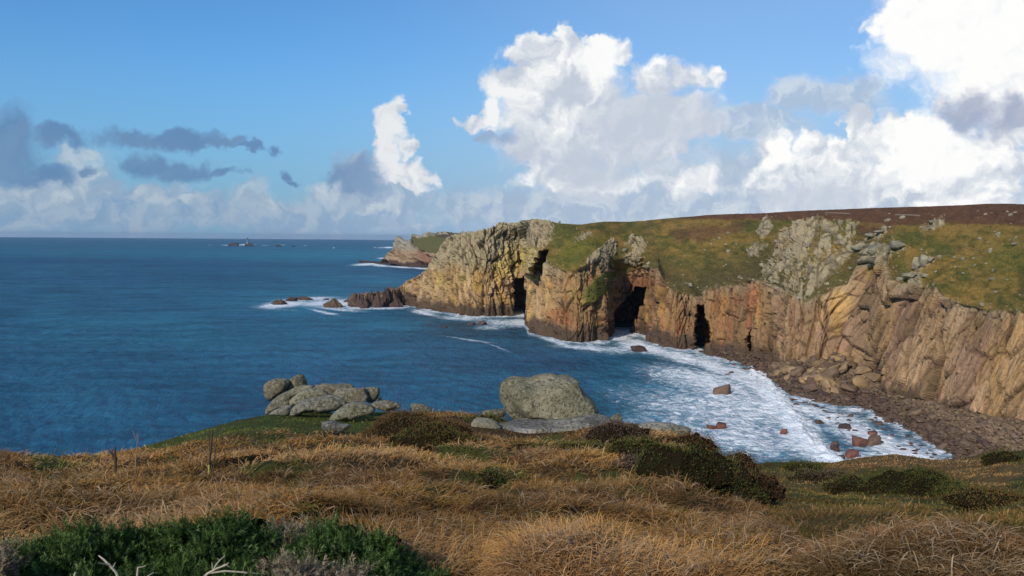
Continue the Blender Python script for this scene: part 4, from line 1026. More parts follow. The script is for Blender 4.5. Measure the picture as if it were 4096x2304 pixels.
def build_near_boulders():
    G = 'granite boulders heaped on the edge left of the big one'
    Z = lambda L: [(1030 + a / 4.86, 1470 + b / 4.86) for a, b in L]
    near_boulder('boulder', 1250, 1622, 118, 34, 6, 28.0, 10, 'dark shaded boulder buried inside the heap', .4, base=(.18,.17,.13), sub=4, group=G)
    olive = dict(base=(.26,.235,.145), alt=(.20,.18,.115)); D = 27.0
    traced('boulder', Z([(135,500),(150,330),(220,265),(370,215),(560,215),(620,290),(590,380),(540,460),(440,520),(380,580),(300,640),(230,640),(170,580)]), D + 1.2, 'smooth rounded boulder at the far left of the heap', .9, 11, facet=.3, group=G, **olive)
    traced('boulder', Z([(590,270),(660,200),(800,130),(880,150),(930,230),(965,340),(900,400),(760,450),(680,480),(600,500),(520,480),(520,400),(590,330)]), D + 1.5, 'upright rounded boulder, topmost of the heap', .9, 12, facet=.3, group=G, **olive)
    traced('boulder', Z([(150,890),(200,760),(290,640),(420,540),(560,470),(700,400),(830,350),(1080,350),(1140,385),(1000,450),(860,520),(760,600),(700,720),(640,780),(560,800),(420,830),(280,900),(220,920)]), D + .3, 'long sloping slab rising right under the two rounded boulders', .45, 13, group=G, cen=(1137, 1596))
    traced('boulder', Z([(195,945),(280,860),(420,790),(560,740),(655,735),(645,820),(610,910),(480,940),(330,950)]), D - 1.2, 'small low boulder in the grass at the left foot of the heap', .5, 14, base=(.30,.28,.24), group=G)
    traced('boulder', Z([(610,690),(680,590),(800,500),(960,440),(1080,400),(1190,410),(1280,440),(1380,520),(1320,600),(1100,620),(1020,620),(900,650),(820,700),(700,750),(640,750)]), D - .2, 'tilted slab in the middle with a dark hollow beneath', .45, 15, group=G)
    traced('boulder', Z([(1000,400),(1180,330),(1300,308),(1500,330),(1750,318),(1860,345),(1890,400),(1780,430),(1600,450),(1480,500),(1400,540),(1280,480),(1100,440)]), D + .8, 'flat grey slab lying along the top of the heap', .4, 16, group=G, base=(.22,.20,.15))
    traced('boulder', Z([(610,920),(640,840),(720,740),(830,660),(1000,610),(1180,570),(1380,530),(1560,560),(1680,640),(1730,710),(1640,800),(1480,840),(1300,860),(1150,850),(950,860),(830,920),(700,960),(630,975)]), D - 1.4, 'large pale grey whaleback boulder at the front of the heap', .38, 17, base=(.33,.31,.27), alt=(.25,.235,.20), facet=.5, group=G)
    traced('boulder', Z([(1430,540),(1520,440),(1620,400),(1800,398),(1960,400),(2080,392),(2100,480),(2140,560),(2130,660),(1960,700),(1820,710),(1680,680),(1560,620)]), D - .3, 'broad blocky boulder on the right of the heap', .45, 18, base=(.235,.22,.165), group=G)
    traced('boulder', Z([(2075,400),(2200,380),(2340,382),(2378,440),(2370,540),(2320,630),(2220,690),(2140,680),(2110,560),(2075,480)]), D - .1, 'squared end block with a shaded right side', .9, 19, base=(.26,.24,.18), facet=.5, group=G)
    traced('boulder', Z([(1380,1055),(1420,960),(1500,860),(1620,780),(1760,690),(1890,655),(2050,685),(2220,715),(2310,800),(2260,880),(2080,920),(1950,980),(1800,1010),(1650,1050),(1500,1080)]), D - 2.0, 'green-lichened slab leaning at the front right of the heap', .42, 20, base=(.27,.275,.195), alt=(.20,.215,.16), group=G)
    traced('boulder', Z([(2200,720),(2300,655),(2500,640),(2700,680),(2800,750),(2700,830),(2500,840),(2300,800)]), D - 1.0, 'low flat boulder trailing off the right end of the heap', .5, 21, group=G)
    traced('boulder', Z([(2280,690),(2320,590),(2380,570),(2430,620),(2440,690)]), D + .6, 'small boulder tucked behind the squared end block', .8, 25, group=G)
    near_boulder('boulder', 1684, 1643, 46, 24, 0, D + 1, 22, 'lone domed boulder peeping over the heather right of the heap', .8, base=(.27,.26,.18), p=5)
    traced('boulder', Z([(1250,1180),(1255,1060),(1380,1040),(1500,1050),(1560,1090),(1650,1110),(1780,1110),(1790,1160),(1700,1230),(1560,1280),(1350,1270)]), 21.0, 'dark grey rough rock sunk in the straw below the heap', .6, 23, base=(.15,.145,.14), alt=(.27,.26,.25), lump=.2)
    near_boulder('boulder', 1567, 1706, 21, 13, 10, 21.0, 24, 'small pale stone half hidden in the heather', .9, base=(.33,.31,.28))
    Y = lambda L: [(1900 + a / 4.293, 1460 + b / 4.293) for a, b in L]
    o = traced('boulder', Y([(400,360),(460,270),(580,200),(700,190),(850,205),(930,205),(1050,150),(1200,125),(1330,132),(1450,185),(1580,190),(1660,235),(1790,270),(1830,400),(1900,490),(2000,570),(2100,690),(2132,800),(2110,900),(2010,945),(1890,935),(1700,940),(1500,965),(1250,990),(1100,1000),(800,1000),(650,960),(540,850),(440,700),(395,560)]),
               25.0, 'huge lichen-covered boulder standing alone on a flat rock at the edge', .9, 404, base=(.345,.305,.20), alt=(.215,.20,.13), sub=6, facet=1.0, cen=(2195, 1600), lump=.13)
    traced('rock_slab', [(1700,1752),(1800,1731),(1900,1719),(2000,1706),(2060,1692),(2150,1682),(2330,1676),(2400,1652),(2455,1672),(2490,1705),(2430,1745),(2330,1775),(2250,1795),(2180,1805),(2100,1795),(2000,1785),(1850,1778),(1750,1770)], 24.0, 'wide flat pale slab with black lichen under the huge boulder', .34, 31, base=(.42,.40,.37), alt=(.16,.155,.155), sub=6, cat='rock slab', cen=(2150, 1722), lump=.05)
    traced('boulder', Y([(-60,1000),(0,920),(100,900),(250,920),(380,990),(460,1060),(420,1110),(150,1130),(-50,1100)]), 24.0, 'small white-crusted boulder left of the huge one', .7, 32, base=(.36,.35,.28), alt=(.25,.24,.19), lump=.2)
    traced('rock_slab', Y([(2100,960),(2110,860),(2180,830),(2300,900),(2420,960),(2460,1020),(2300,1060),(2120,1050)]), 25.8, 'pale sloping rock at the right foot of the huge boulder', .5, 33, base=(.34,.32,.25), cat='rock slab')
    near_boulder('boulder', 2462, 1676, 24, 17, 0, 25.0, 34, 'little knobbly pale stone right of the huge boulder', .9, base=(.37,.34,.27), noise=.2)
    traced('rock_slab', [(2550,1702),(2600,1690),(2700,1698),(2765,1710),(2760,1740),(2710,1755),(2620,1745),(2560,1725)], 21.3, 'pale flat rock between two heather mounds on the right', .5, 35, base=(.37,.34,.28), alt=(.27,.25,.21), cat='rock slab')
    near_boulder('boulder', 1975, 1656, 40, 15, 0, 28, 36, 'low pale rock showing just left behind the huge boulder', .8, base=(.34,.32,.24))
build_near_boulders()

# ------------------------------------------------------------------ shrubs
LEAF = mat_blade('leaf', .2)
def leaf_cloud(V0, N0, n, size, pal, rng, w=None, jit=.5):
    """small pointed leaves over a surface: V0 positions, N0 outward directions"""
    i = rng.randint(0, len(V0), n); P = V0[i] + rng.normal(0, size * .8, (n, 3)) + N0[i] * rng.exponential(size * .9, (n, 1)); D = N0[i] + rng.normal(0, jit, (n, 3)); D /= np.linalg.norm(D, axis=1, keepdims=True)
    S = rng.normal(0, 1, (n, 3)); S -= (S * D).sum(1, keepdims=True) * D; S /= np.linalg.norm(S, axis=1, keepdims=True)
    L = size * rng.uniform(.7, 1.6, (n, 1)); w_ = L * .28
    V = np.stack([P - S * w_, P + S * w_, P + D * L], 1); C = np.repeat(pick(rng, n, pal, w)[:, None], 3, 1)
    return V.reshape(-1, 3), np.arange(n * 3).reshape(-1, 3), C.reshape(-1, 3)
def heather(cx, cyb, w, h, label, pal, core, seed, dens=1.0, deep=.75, sink=.26, twig=False, cat='shrub', name='heather_bush', group=None):
    X0, Y0, Z0, d = fg_at(cx, cyb); k = d / FP; rng = np.random.RandomState(seed)
    V, F = icos(5); V = V[:, :]
    f = np.clip(1 + .62 * n3(V, 1.9, seed, 3) + .34 * n3(V, 6, seed + 5, 3), .4, 1.8)
    rx, ry, rz = w * k / 2, max(w * k / 2 * deep, .3), h * k * 1.0
    P = V * f[:, None] * np.array([rx, ry, rz]); P[:, 2] = np.where(P[:, 2] < 0, P[:, 2] * .5, P[:, 2])
    root = bpy.data.objects.new(name, None); link(root); root.location = (X0, Y0 + ry * .35, Z0 - sink * h * k)
    tag(root, label, cat, group)
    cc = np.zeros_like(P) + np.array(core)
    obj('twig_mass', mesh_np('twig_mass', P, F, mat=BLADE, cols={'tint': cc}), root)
    N0 = P / np.array([rx, ry, rz]) ** 2; N0 /= np.linalg.norm(N0, axis=1, keepdims=True); up = P[:, 2] > -.1 * rz
    px = d / 887.; size = max(.02, px * 1.15)
    area = 3 * rx * (ry + rz); n = int(min(70000, dens * area / (size * size) * 2.2))
    A = leaf_cloud(P[up], N0[up] + np.array([0, 0, .5]), n, size, pal, rng)
    obj('foliage', mesh_np('foliage', A[0], A[1], smooth=False, mat=LEAF, cols={'tint': A[2]}), root)
    return root
HB = [(.12,.065,.036),(.17,.085,.04),(.085,.055,.032),(.13,.10,.042),(.24,.115,.045)]
HG = [(.09,.105,.03),(.12,.135,.036),(.06,.075,.024),(.15,.13,.042),(.17,.10,.04)]
HD = [(.05,.068,.02),(.07,.095,.026),(.04,.05,.018),(.10,.115,.03),(.14,.085,.03)]
HP = [(.15,.10,.08),(.11,.075,.055),(.18,.125,.09),(.08,.055,.04)]
def build_shrubs():
    g1 = 'heather mounds among the boulders'
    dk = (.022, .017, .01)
    heather(1640, 1745, 380, 92, 'long brown heather mound right of the boulder heap', HB + HG[:1], dk, 51, group=g1)
    heather(1800, 1758, 230, 104, 'rust-topped heather mound between heap and huge boulder', HB, dk, 52, group=g1)
    heather(1730, 1795, 330, 80, 'dark green-brown heather in front of the rust-topped mound', HG + HB[:2], dk, 53, group=g1)
    heather(1940, 1690, 150, 34, 'olive grassy hump behind the small white-crusted boulder', [(.13,.13,.04),(.10,.10,.03),(.17,.14,.06)], dk, 54)
    heather(2470, 1775, 250, 96, 'purplish heather dome at the right end of the slab', HP, dk, 55, group=g1)
    heather(2560, 1830, 300, 92, 'mottled green heather below the purplish dome', HG + HD[:2] + [(.16,.13,.03)], dk, 56, group=g1)
    heather(2765, 1825, 250, 120, 'rusty heather dome behind the pale flat rock', HB + [(.16,.09,.03)], dk, 57, group=g1)
    heather(2890, 2015, 340, 165, 'lower right shoulder of the great gorse mound, browner than the rest', HD + HB[:2], dk, 74, name='gorse_mound')
    heather(2720, 1985, 380, 200, 'great dark green gorse mound sloping down to the right', HD, dk, 58, deep=.5, name='gorse_mound', group=None)
    heather(2640, 1880, 300, 110, 'bright and dark green gorse patch above the great mound', HD + [(.12,.15,.03),(.10,.13,.03)], dk, 59, name='gorse_mound')
    heather(2530, 1900, 300, 60, 'pinkish tan heather strip at the left of the gorse', HP + [(.22,.14,.09)], dk, 60, group=g1)
    heather(2945, 1868, 150, 58, 'small brown heather dome on the skyline by the surf', HB, dk, 61, group=g1)
    heather(3010, 2010, 260, 160, 'brown twiggy bush at the right foot of the great mound', HB[:3] + HP[1:2], dk, 62, group=g1)
    heather(2330, 1812, 220, 30, 'low olive heather in front of the pale slab', HG + [(.14,.11,.04)], dk, 63, group=g1)
    heather(2085, 1792, 130, 30, 'dark heather tuft hanging over the front of the slab', HG + HB[:2], dk, 64, group=g1)
    m_ = 'low bushes in the green hollow on the right'
    heather(3320, 1950, 250, 62, 'grey-brown low bush in the green hollow', HP + HG[:2], dk, 65, group=m_)
    heather(3400, 1965, 170, 44, 'dark twiggy bush touching the grey-brown one', HD + HP[:1], dk, 66, group=m_)
    heather(3700, 1970, 330, 96, 'dark green bush with a rusty crown in the hollow', HD + HG[:1], dk, 67, group=m_)
    heather(3215, 1880, 170, 34, 'dark straggly bush on the edge above the surf', HD, dk, 68, group=m_)
    heather(3880, 1985, 240, 34, 'flat dark green patch right of the rusty-crowned bush', HD + HG[:2], dk, 69, group=m_)
    heather(4020, 1850, 130, 40, 'dark bush on the skyline at the right edge', HD + HB[:1], dk, 70, group=m_)
    heather(4000, 2035, 260, 40, 'brown-green scrub at the right edge of the hollow', HG + HB, dk, 71, group=m_)
    heather(1060, 1905, 60, 30, 'tiny dark tuft in the straw below the heap', HD, dk, 72)
    heather(1960, 1935, 90, 40, 'small dark green tuft in the middle of the straw', HD, dk, 73)
build_shrubs()

def sprigs(P, D, Lr, nn, nl, pal, rng, wn=.0022, stem=(.05,.04,.02)):
    """spiny shoots: P bases, D directions; returns one triangle soup"""
    n = len(P); L = rng.uniform(*Lr, (n, 1, 1)); k = rng.uniform(.05, 1.0, (n, nn, 1))
    D = D / np.linalg.norm(D, axis=1, keepdims=True)
    b = P[:, None] + D[:, None] * L * k
    r = rng.normal(0, 1, (n, nn, 3)); r -= (r * D[:, None]).sum(-1, keepdims=True) * D[:, None]; r /= np.linalg.norm(r, axis=-1, keepdims=True)
    dr = r * .85 + D[:, None] * .75; l = nl * rng.uniform(.6, 1.3, (n, nn, 1)) * (1.15 - .6 * k)
    s = np.cross(dr, D[:, None]); s /= np.maximum(np.linalg.norm(s, axis=-1, keepdims=True), 1e-6)
    V = np.stack([b - s * wn, b + s * wn, b + dr * l], 2)
    c = pick(rng, n, pal)[:, None, None] * (.7 + .7 * k[..., None]) * rng.uniform(.8, 1.2, (n, nn, 1, 1)); C = np.repeat(c, 3, 2)
    V = V.reshape(-1, 3); C = C.reshape(-1, 3)
    return V, np.arange(len(V)).reshape(-1, 3), C
def gorse(outline, d, label, n, pal, seed, low=2420, name='gorse_bush', deep=.5, Lr=(.05, .14), nl=.026):
    """a bush filling the space under an outline of photo pixels at distance d"""
    rng = np.random.RandomState(seed); o = np.array(outline, float) + np.array([0, 26. if name == 'gorse_bush' else 0]); x0, x1 = o[0, 0], o[-1, 0]
    x = rng.uniform(x0, x1, n * 2); top = np.interp(x, o[:, 0], o[:, 1]) + 14 * fbm(x / 40., x * 0, seed, 3) + 10
    v = rng.rand(n * 2) ** 1.0; y = top + (low - top) * v
    m = y < low; x, y, v, top = x[m][:n], y[m][:n], v[m][:n], top[m][:n]
    bump_ = fbm(x / 90., y / 60., seed + 3, 3)
    dd = d + deep * (.42 - v * 1.05) + .50 * bump_ + rng.normal(0, .03, len(x))
    hx, hy, e = ray(x, y); P = np.stack([hx * dd, hy * dd, H + e * dd], 1)
    side = (x - (x0 + x1) / 2) / (x1 - x0)
    g = np.stack([side * .8, -.45 - .3 * v, .9 - .3 * v], 1) + rng.normal(0, .42, (len(x), 3))
    root = bpy.data.objects.new(name, None); link(root); bx, by, bz = at((x0 + x1) / 2, low, d)
    root.location = (bx, by, bz); tag(root, label, 'shrub'); off = np.array([bx, by, bz])
    A = sprigs(P - off, g, Lr, 34, nl, pal, rng)
    obj('spiny_shoots', mesh_np('spiny_shoots', A[0], A[1], smooth=False, mat=LEAF, cols={'tint': A[2]}), root)
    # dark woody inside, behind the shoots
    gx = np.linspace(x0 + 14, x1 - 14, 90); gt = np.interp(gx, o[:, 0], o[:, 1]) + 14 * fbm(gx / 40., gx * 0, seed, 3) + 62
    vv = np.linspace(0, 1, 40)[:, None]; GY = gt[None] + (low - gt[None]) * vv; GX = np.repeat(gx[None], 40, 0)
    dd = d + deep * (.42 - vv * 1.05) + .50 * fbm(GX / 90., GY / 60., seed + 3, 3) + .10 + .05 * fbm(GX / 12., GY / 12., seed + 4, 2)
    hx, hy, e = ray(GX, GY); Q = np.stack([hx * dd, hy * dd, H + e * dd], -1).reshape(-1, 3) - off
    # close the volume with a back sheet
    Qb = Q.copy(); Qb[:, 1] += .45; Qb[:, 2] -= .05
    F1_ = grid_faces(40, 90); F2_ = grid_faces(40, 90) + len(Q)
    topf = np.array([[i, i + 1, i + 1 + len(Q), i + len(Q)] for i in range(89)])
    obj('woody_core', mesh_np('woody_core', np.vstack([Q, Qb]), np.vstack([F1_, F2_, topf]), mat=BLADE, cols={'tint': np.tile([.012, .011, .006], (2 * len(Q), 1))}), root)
    return root
GO = [(.045,.080,.020),(.060,.105,.026),(.032,.058,.018),(.105,.150,.050),(.035,.065,.022)]
DG = [(.20,.16,.105),(.13,.105,.07),(.26,.21,.145)]
def build_gorse():
    gorse([(-60,2235),(30,2215),(120,2180),(250,2150),(330,2105),(420,2125),(520,2118),(640,2105),(760,2100),(860,2075),(950,2058),(1010,2090),(1090,2130),(1130,2200),(1150,2260)], 4.15, 'wide dark green gorse bush across the bottom left', 5200, GO, 81)
    gorse([(1140,2262),(1180,2180),(1230,2140),(1300,2098),(1345,2085),(1390,2120),(1450,2150),(1500,2165),(1530,2130),(1560,2150),(1580,2200),(1640,2225),(1660,2262),(1700,2270),(1760,2300)], 4.15, 'smaller dark green gorse bush with upright shoots, right of the wide one', 3000, GO, 82)
    gorse([(1090,2150),(1130,2125),(1190,2118),(1250,2130),(1290,2160)], 4.5, 'patch of grey dead gorse between the two green bushes', 340, DG, 83, low=2200, name='dead_gorse', deep=.2)
    gorse([(1040,2310),(1100,2280),(1190,2262),(1260,2285),(1330,2300),(1400,2285),(1440,2310)], 3.75, 'pale bleached gorse at the bottom edge', 360, DG, 84, low=2380, name='dead_gorse', deep=.2)
    gorse([(-80,2220),(-20,2215),(30,2235),(60,2290)], 3.95, 'scrap of grey dead gorse at the bottom left corner', 160, DG, 85, low=2340, name='dead_gorse', deep=.2)
build_gorse()

def tube(pts, rad, seg=7):
    pts = np.array(pts, float); rad = np.array(rad, float); n = len(pts); V = []
    for i in range(n):
        t = pts[min(i + 1, n - 1)] - pts[max(i - 1, 0)]; t /= np.linalg.norm(t) + 1e-9
        a = np.cross(t, [.3, .9, .1]); a /= np.linalg.norm(a); b = np.cross(t, a)
        for k in range(seg):
            w = 2 * math.pi * k / seg; V.append(pts[i] + rad[i] * (a * math.cos(w) + b * math.sin(w)))
    F = []
    for i in range(n - 1):
        for k in range(seg): F.append([i * seg + k, i * seg + (k + 1) % seg, (i + 1) * seg + (k + 1) % seg, (i + 1) * seg + k])
    return np.array(V), np.array(F)
def join(parts):
    V, F, C, o = [], [], [], 0
    for v, f, c in parts: V.append(v); F.append(f + o); C.append(np.tile(c, (len(v), 1)) if np.ndim(c) == 1 else c); o += len(v)
    return np.vstack(V), np.vstack(F), np.vstack(C)
def mat_wood():
    m, N, b = new_mat('dry_wood'); tc = N.add('ShaderNodeTexCoord'); n = N.noise(tc.outputs['Object'], 60, 4, .6)
    f = N.math('MULTIPLY_ADD', n, 1.1, .45); N.l.new(N.mix(1.0, N.attr('tint', 'Color'), N.comb(f, f, f), 'MULTIPLY'), b.inputs['Base Color'])
    N.l.new(N.bump(n, .6, .004), b.inputs['Normal']); return m
WOOD = mat_wood()
def build_sticks():
    def pix_branch(paths, d, label, name, cols, cat, mats=WOOD):
        parts = []; off = np.array(at(paths[0][0][0][0], paths[0][0][0][1], d))
        for (pp, rr), c in zip(paths, cols):
            P = [np.array(at(p[0], p[1], d + (p[2] if len(p) > 2 else 0))) - off for p in pp]
            v, f = tube(P, [r * d / FP for r in rr]); parts.append((v, f, np.array(c)))
        V, F, C = join(parts); o = obj(name, mesh_np(name, V, F, mat=mats, cols={'tint': C})); o.location = off; tag(o, label, cat); return o
    grey = (.42, .37, .29)
    pix_branch([([(480,2330),(465,2290),(440,2262),(415,2238),(395,2222,.03)], [6,5,4.5,3.5,2]), ([(443,2265),(420,2255),(392,2252,-.03)], [3,2.5,1.5]), ([(452,2268),(462,2250)], [2,1])], 3.8, 'bare grey dead branch slanting up left out of the wide bush', 'dead_branch', [grey] * 3, 'branch')
    pix_branch([([(548,2330),(550,2290),(552,2268)], [4.5,3.5,3]), ([(551,2270),(568,2268),(584,2262)], [2.5,2,1.5]), ([(560,2325),(590,2305),(615,2290)], [2.5,2,1.2])], 3.8, 'short forked grey twig in the middle of the wide bush', 'dead_branch', [grey] * 3, 'branch')
    pix_branch([([(795,2330),(830,2295),(865,2275),(905,2260),(915,2250)], [6,5,4,3,1.5]), ([(850,2285),(862,2262),(880,2240),(900,2222)], [3,2.5,2,1.2]), ([(880,2270),(900,2256),(918,2268)], [2.5,2,1.2]), ([(848,2250),(850,2275)], [1.5,2]), ([(880,2244),(870,2232)],[1.6,1]), ([(830,2294),(900,2284),(980,2290),(1060,2296)], [4,4,3.5,3])], 3.8, 'pale forked dead branch with knobbly tips at the bottom of the bushes', 'dead_branch', [grey] * 6, 'branch')
    pix_branch([([(296,2335),(298,2300),(302,2288)], [4,3.5,2.5])], 3.75, 'stub of a grey twig at the bottom edge left of the slanting branch', 'dead_branch', [grey], 'branch')
    yl, bk = (.36, .34, .06), (.075, .05, .035)
    def stalk(base, mid, top, w, label, extra=(), yellow=True, col=bk):
        X, Y, Z, d = fg_at(*base)
        root = bpy.data.objects.new('dead_stalk', None); link(root); root.location = (X, Y, Z); tag(root, label, 'plant stalk', 'dead stalks standing in the straw'); off = np.array((X, Y, Z)); k = d / FP
        def T(nm, pts, rr, c):
            P = [np.array(at(p[0], p[1], d)) - off for p in pts]; v, f = tube(P, [r * k * 1.5 for r in rr]); obj(nm, mesh_np(nm, v, f, mat=WOOD, cols={'tint': np.tile(c, (len(v), 1))}), root)
        if yellow: T('yellow_stem', [base, mid], [w, w * .9], yl); T('dry_stem', [mid, ((mid[0] + top[0]) / 2 + 1, (mid[1] + top[1]) / 2), top], [w * 1.15, w, w * .6], col)
        else: T('dry_stem', [base, mid, top], [w, w * .8, w * .4], col)
        for e_ in extra: T('side_shoot', e_[:2] if len(e_) == 2 else e_, [w * .5] * (len(e_) - 1) + [w * .2], col)
    stalk((458,1965), (461,1893), (460,1788), 3.6, 'thick dead stalk, yellow below and black above, at the far left', [[(457,1835),(452,1815),(450,1800)],[(460,1850),(455,1830),(440,1805),(428,1792)],[(464,1850),(468,1832)]])
    stalk((540,1925), (543,1840), (553,1736), 1.6, 'thin pale dead stalk reaching above the sea horizon line of the slope', [[(545,1760),(536,1735),(528,1720)],[(547,1750),(549,1730)]], False, (.26,.19,.12))
    stalk((836,1915), (836,1858), (850,1720), 3.0, 'dead stalk with yellow foot and two black prongs', [[(838,1855),(838,1790),(838,1725)]])
    stalk((852,1890), (862,1800), (870,1690), 1.5, 'tall thin leaning dead stalk beside the two-pronged one', [], False)
    stalk((1010,1790), (1008,1770), (1006,1752), 2.0, 'short black dead stem in the straw', [[(1010,1775),(1016,1762),(1018,1755)]], False)
    stalk((2905,1990), (2915,1900), (2938,1815), 1.2, 'thin pale stem leaning across the great gorse mound', [], False, (.34,.28,.2))
    # small leafy plant
    X, Y, Z, d = fg_at(835, 1975); rng = np.random.RandomState(5)
    sv, sf = tube([(0, 0, -.05), (.008, 0, .05), (0, .008, .12)], [.012, .010, .006]); sf = np.vstack([sf[:, [0, 1, 2]], sf[:, [0, 2, 3]]])
    cv_, cf_, cc_ = [sv], [sf], [np.tile((.07, .18, .035), (len(sv), 1))]; nv = len(sv)
    for k in range(16):      # each leaf a folded blade rooted in the stem
        a = k * 2.4; zz = .03 + .006 * k; L_ = rng.uniform(.05, .085); u_ = np.array([math.cos(a), math.sin(a), .55]); w_ = np.array([-math.sin(a), math.cos(a), 0]) * L_ * .28; b_ = np.array([0, 0, zz])
        cv_.append(np.array([b_, b_ + u_ * L_ * .5 + w_, b_ + u_ * L_ - [0, 0, L_ * .3], b_ + u_ * L_ * .5 - w_, sv[8]])); cf_.append(np.array([[0, 1, 2], [0, 2, 3], [0, 1, 4]]) + nv); cc_.append(np.tile((.07, .20, .035), (5, 1))); nv += 5
    A = (np.vstack(cv_), np.vstack(cf_), np.vstack(cc_))
    o = obj('leafy_plant', mesh_np('leafy_plant', A[0], A[1], smooth=False, mat=LEAF, cols={'tint': A[2]})); o.location = (X, Y, Z); tag(o, 'small bright green leafy plant in the straw', 'plant')
build_sticks()

# ------------------------------------------------------------------ rocks in the sea and on the shore
_PROTO = {}
def hull_shape(seed, n=16, jit=.5):
    import bmesh
    rng = np.random.RandomState(seed); P = rng.uniform(-1, 1, (n, 3)); P /= np.abs(P).max(1, keepdims=True) ** .8; P *= rng.uniform(.8, 1, (n, 1))
    bm = bmesh.new()
    for p in P: bm.verts.new(p)
    r = bmesh.ops.convex_hull(bm, input=bm.verts); bmesh.ops.delete(bm, geom=[g for g in r['geom_interior'] if isinstance(g, bmesh.types.BMVert)], context='VERTS')
    bmesh.ops.triangulate(bm, faces=bm.faces); bmesh.ops.bevel(bm, geom=bm.edges[:], offset=.07, segments=1, affect='EDGES', profile=.6)
    bmesh.ops.triangulate(bm, faces=bm.faces)
    V = np.array([v.co[:] for v in bm.verts]); bm.verts.index_update(); F = np.array([[v.index for v in f.verts] for f in bm.faces]); bm.free(); return V, F
def crag_shape(seed):
    V, F = rock_shape(seed, 5, 12, 14, .10); th = np.arctan2(V[:, 1], V[:, 0])
    x, y = V[:, 0] * 1.0, V[:, 1]
    F1, F2, ra, rb, ox, oy = worley(x * 2.3 + .25 * V[:, 2] + 7, y * 2.3 + seed, seed)
    G1, G2, rc, rd, px_, py_ = worley(th * 2.4 + .5 * V[:, 2], V[:, 2] * 2.6, seed + 3)
    top = sstep(V[:, 2], -.2, .8)
    V[:, 2] *= 1 + top * (ra - .6) * .55
    k = 1 + .34 * (rc - .5) - .22 * (1 - sstep(G2 - G1, 0, .15)) - .28 * top
    V[:, 0] *= k; V[:, 1] *= k; V[:, 2] -= .10 * top * (1 - sstep(F2 - F1, 0, .2))
    return V, F
def proto(kind, i, tone):
    key = (kind, i, tone)
    if key not in _PROTO:
        if kind == 'block': V, F = hull_shape(600 + i, 16)
        elif kind == 'crag': V, F = crag_shape(620 + i)
        elif kind == 'slab': V, F = rock_shape(640 + i, 4, 11, 18, .10)
        else: V, F = rock_shape(680 + i, 3, 12, 6, .10)
        base, alt = {'dark': ((.095,.06,.048),(.06,.042,.038)), 'brown': ((.14,.092,.062),(.10,.066,.048)), 'ochre': ((.30,.20,.10),(.21,.14,.08)), 'grey': ((.26,.23,.16),(.19,.17,.12)),
                     'red': ((.17,.07,.055),(.10,.05,.04)), 'far': ((.060,.055,.060),(.045,.042,.048)), 'tan': ((.17,.115,.075),(.125,.085,.06))}[tone]
        _PROTO[key] = mesh_np('rock_mesh', V, F, mat=RUB, cols={'tint': np.clip(rock_tint(V, base, alt, 700 + i), .02, .7)}, smooth=(kind not in ('block', 'crag')))
    return _PROTO[key]
def stone(name, P, size, kind, tone, label, cat, rng, group=None, tilt=.25, i=None):
    i = rng.randint(0, 7) if i is None else i
    o = obj(name, proto(kind, i, tone)); o.location = P; o.scale = size
    o.rotation_euler = (rng.uniform(-tilt, tilt), rng.uniform(-tilt, tilt), rng.uniform(-.4, .4) if size[0] > size[1] * 1.3 else rng.uniform(0, 6.28))
    return tag(o, label, cat, group)
def sea_rock(x0, x1, y0, y1, tone, label, seed, kind='block', group=None, name='sea_rock'):
    cx = (x0 + x1) / 2; r = float(r_sea(cx, y1)); k = r / FP; rng = np.random.RandomState(seed)
    w = (x1 - x0) * k / 2; h = (y1 - y0) * k; dp = w * .75
    hx, hy, e = ray(cx, y1); r2 = r + dp * .6
    P = (float(hx * r2), float(hy * r2), h * .12 - r2 * r2 / (2 * REARTH))
    return stone(name, P, (w * 1.08, dp, h * .98), kind, tone, label, 'rock', rng, group, tilt=.06)
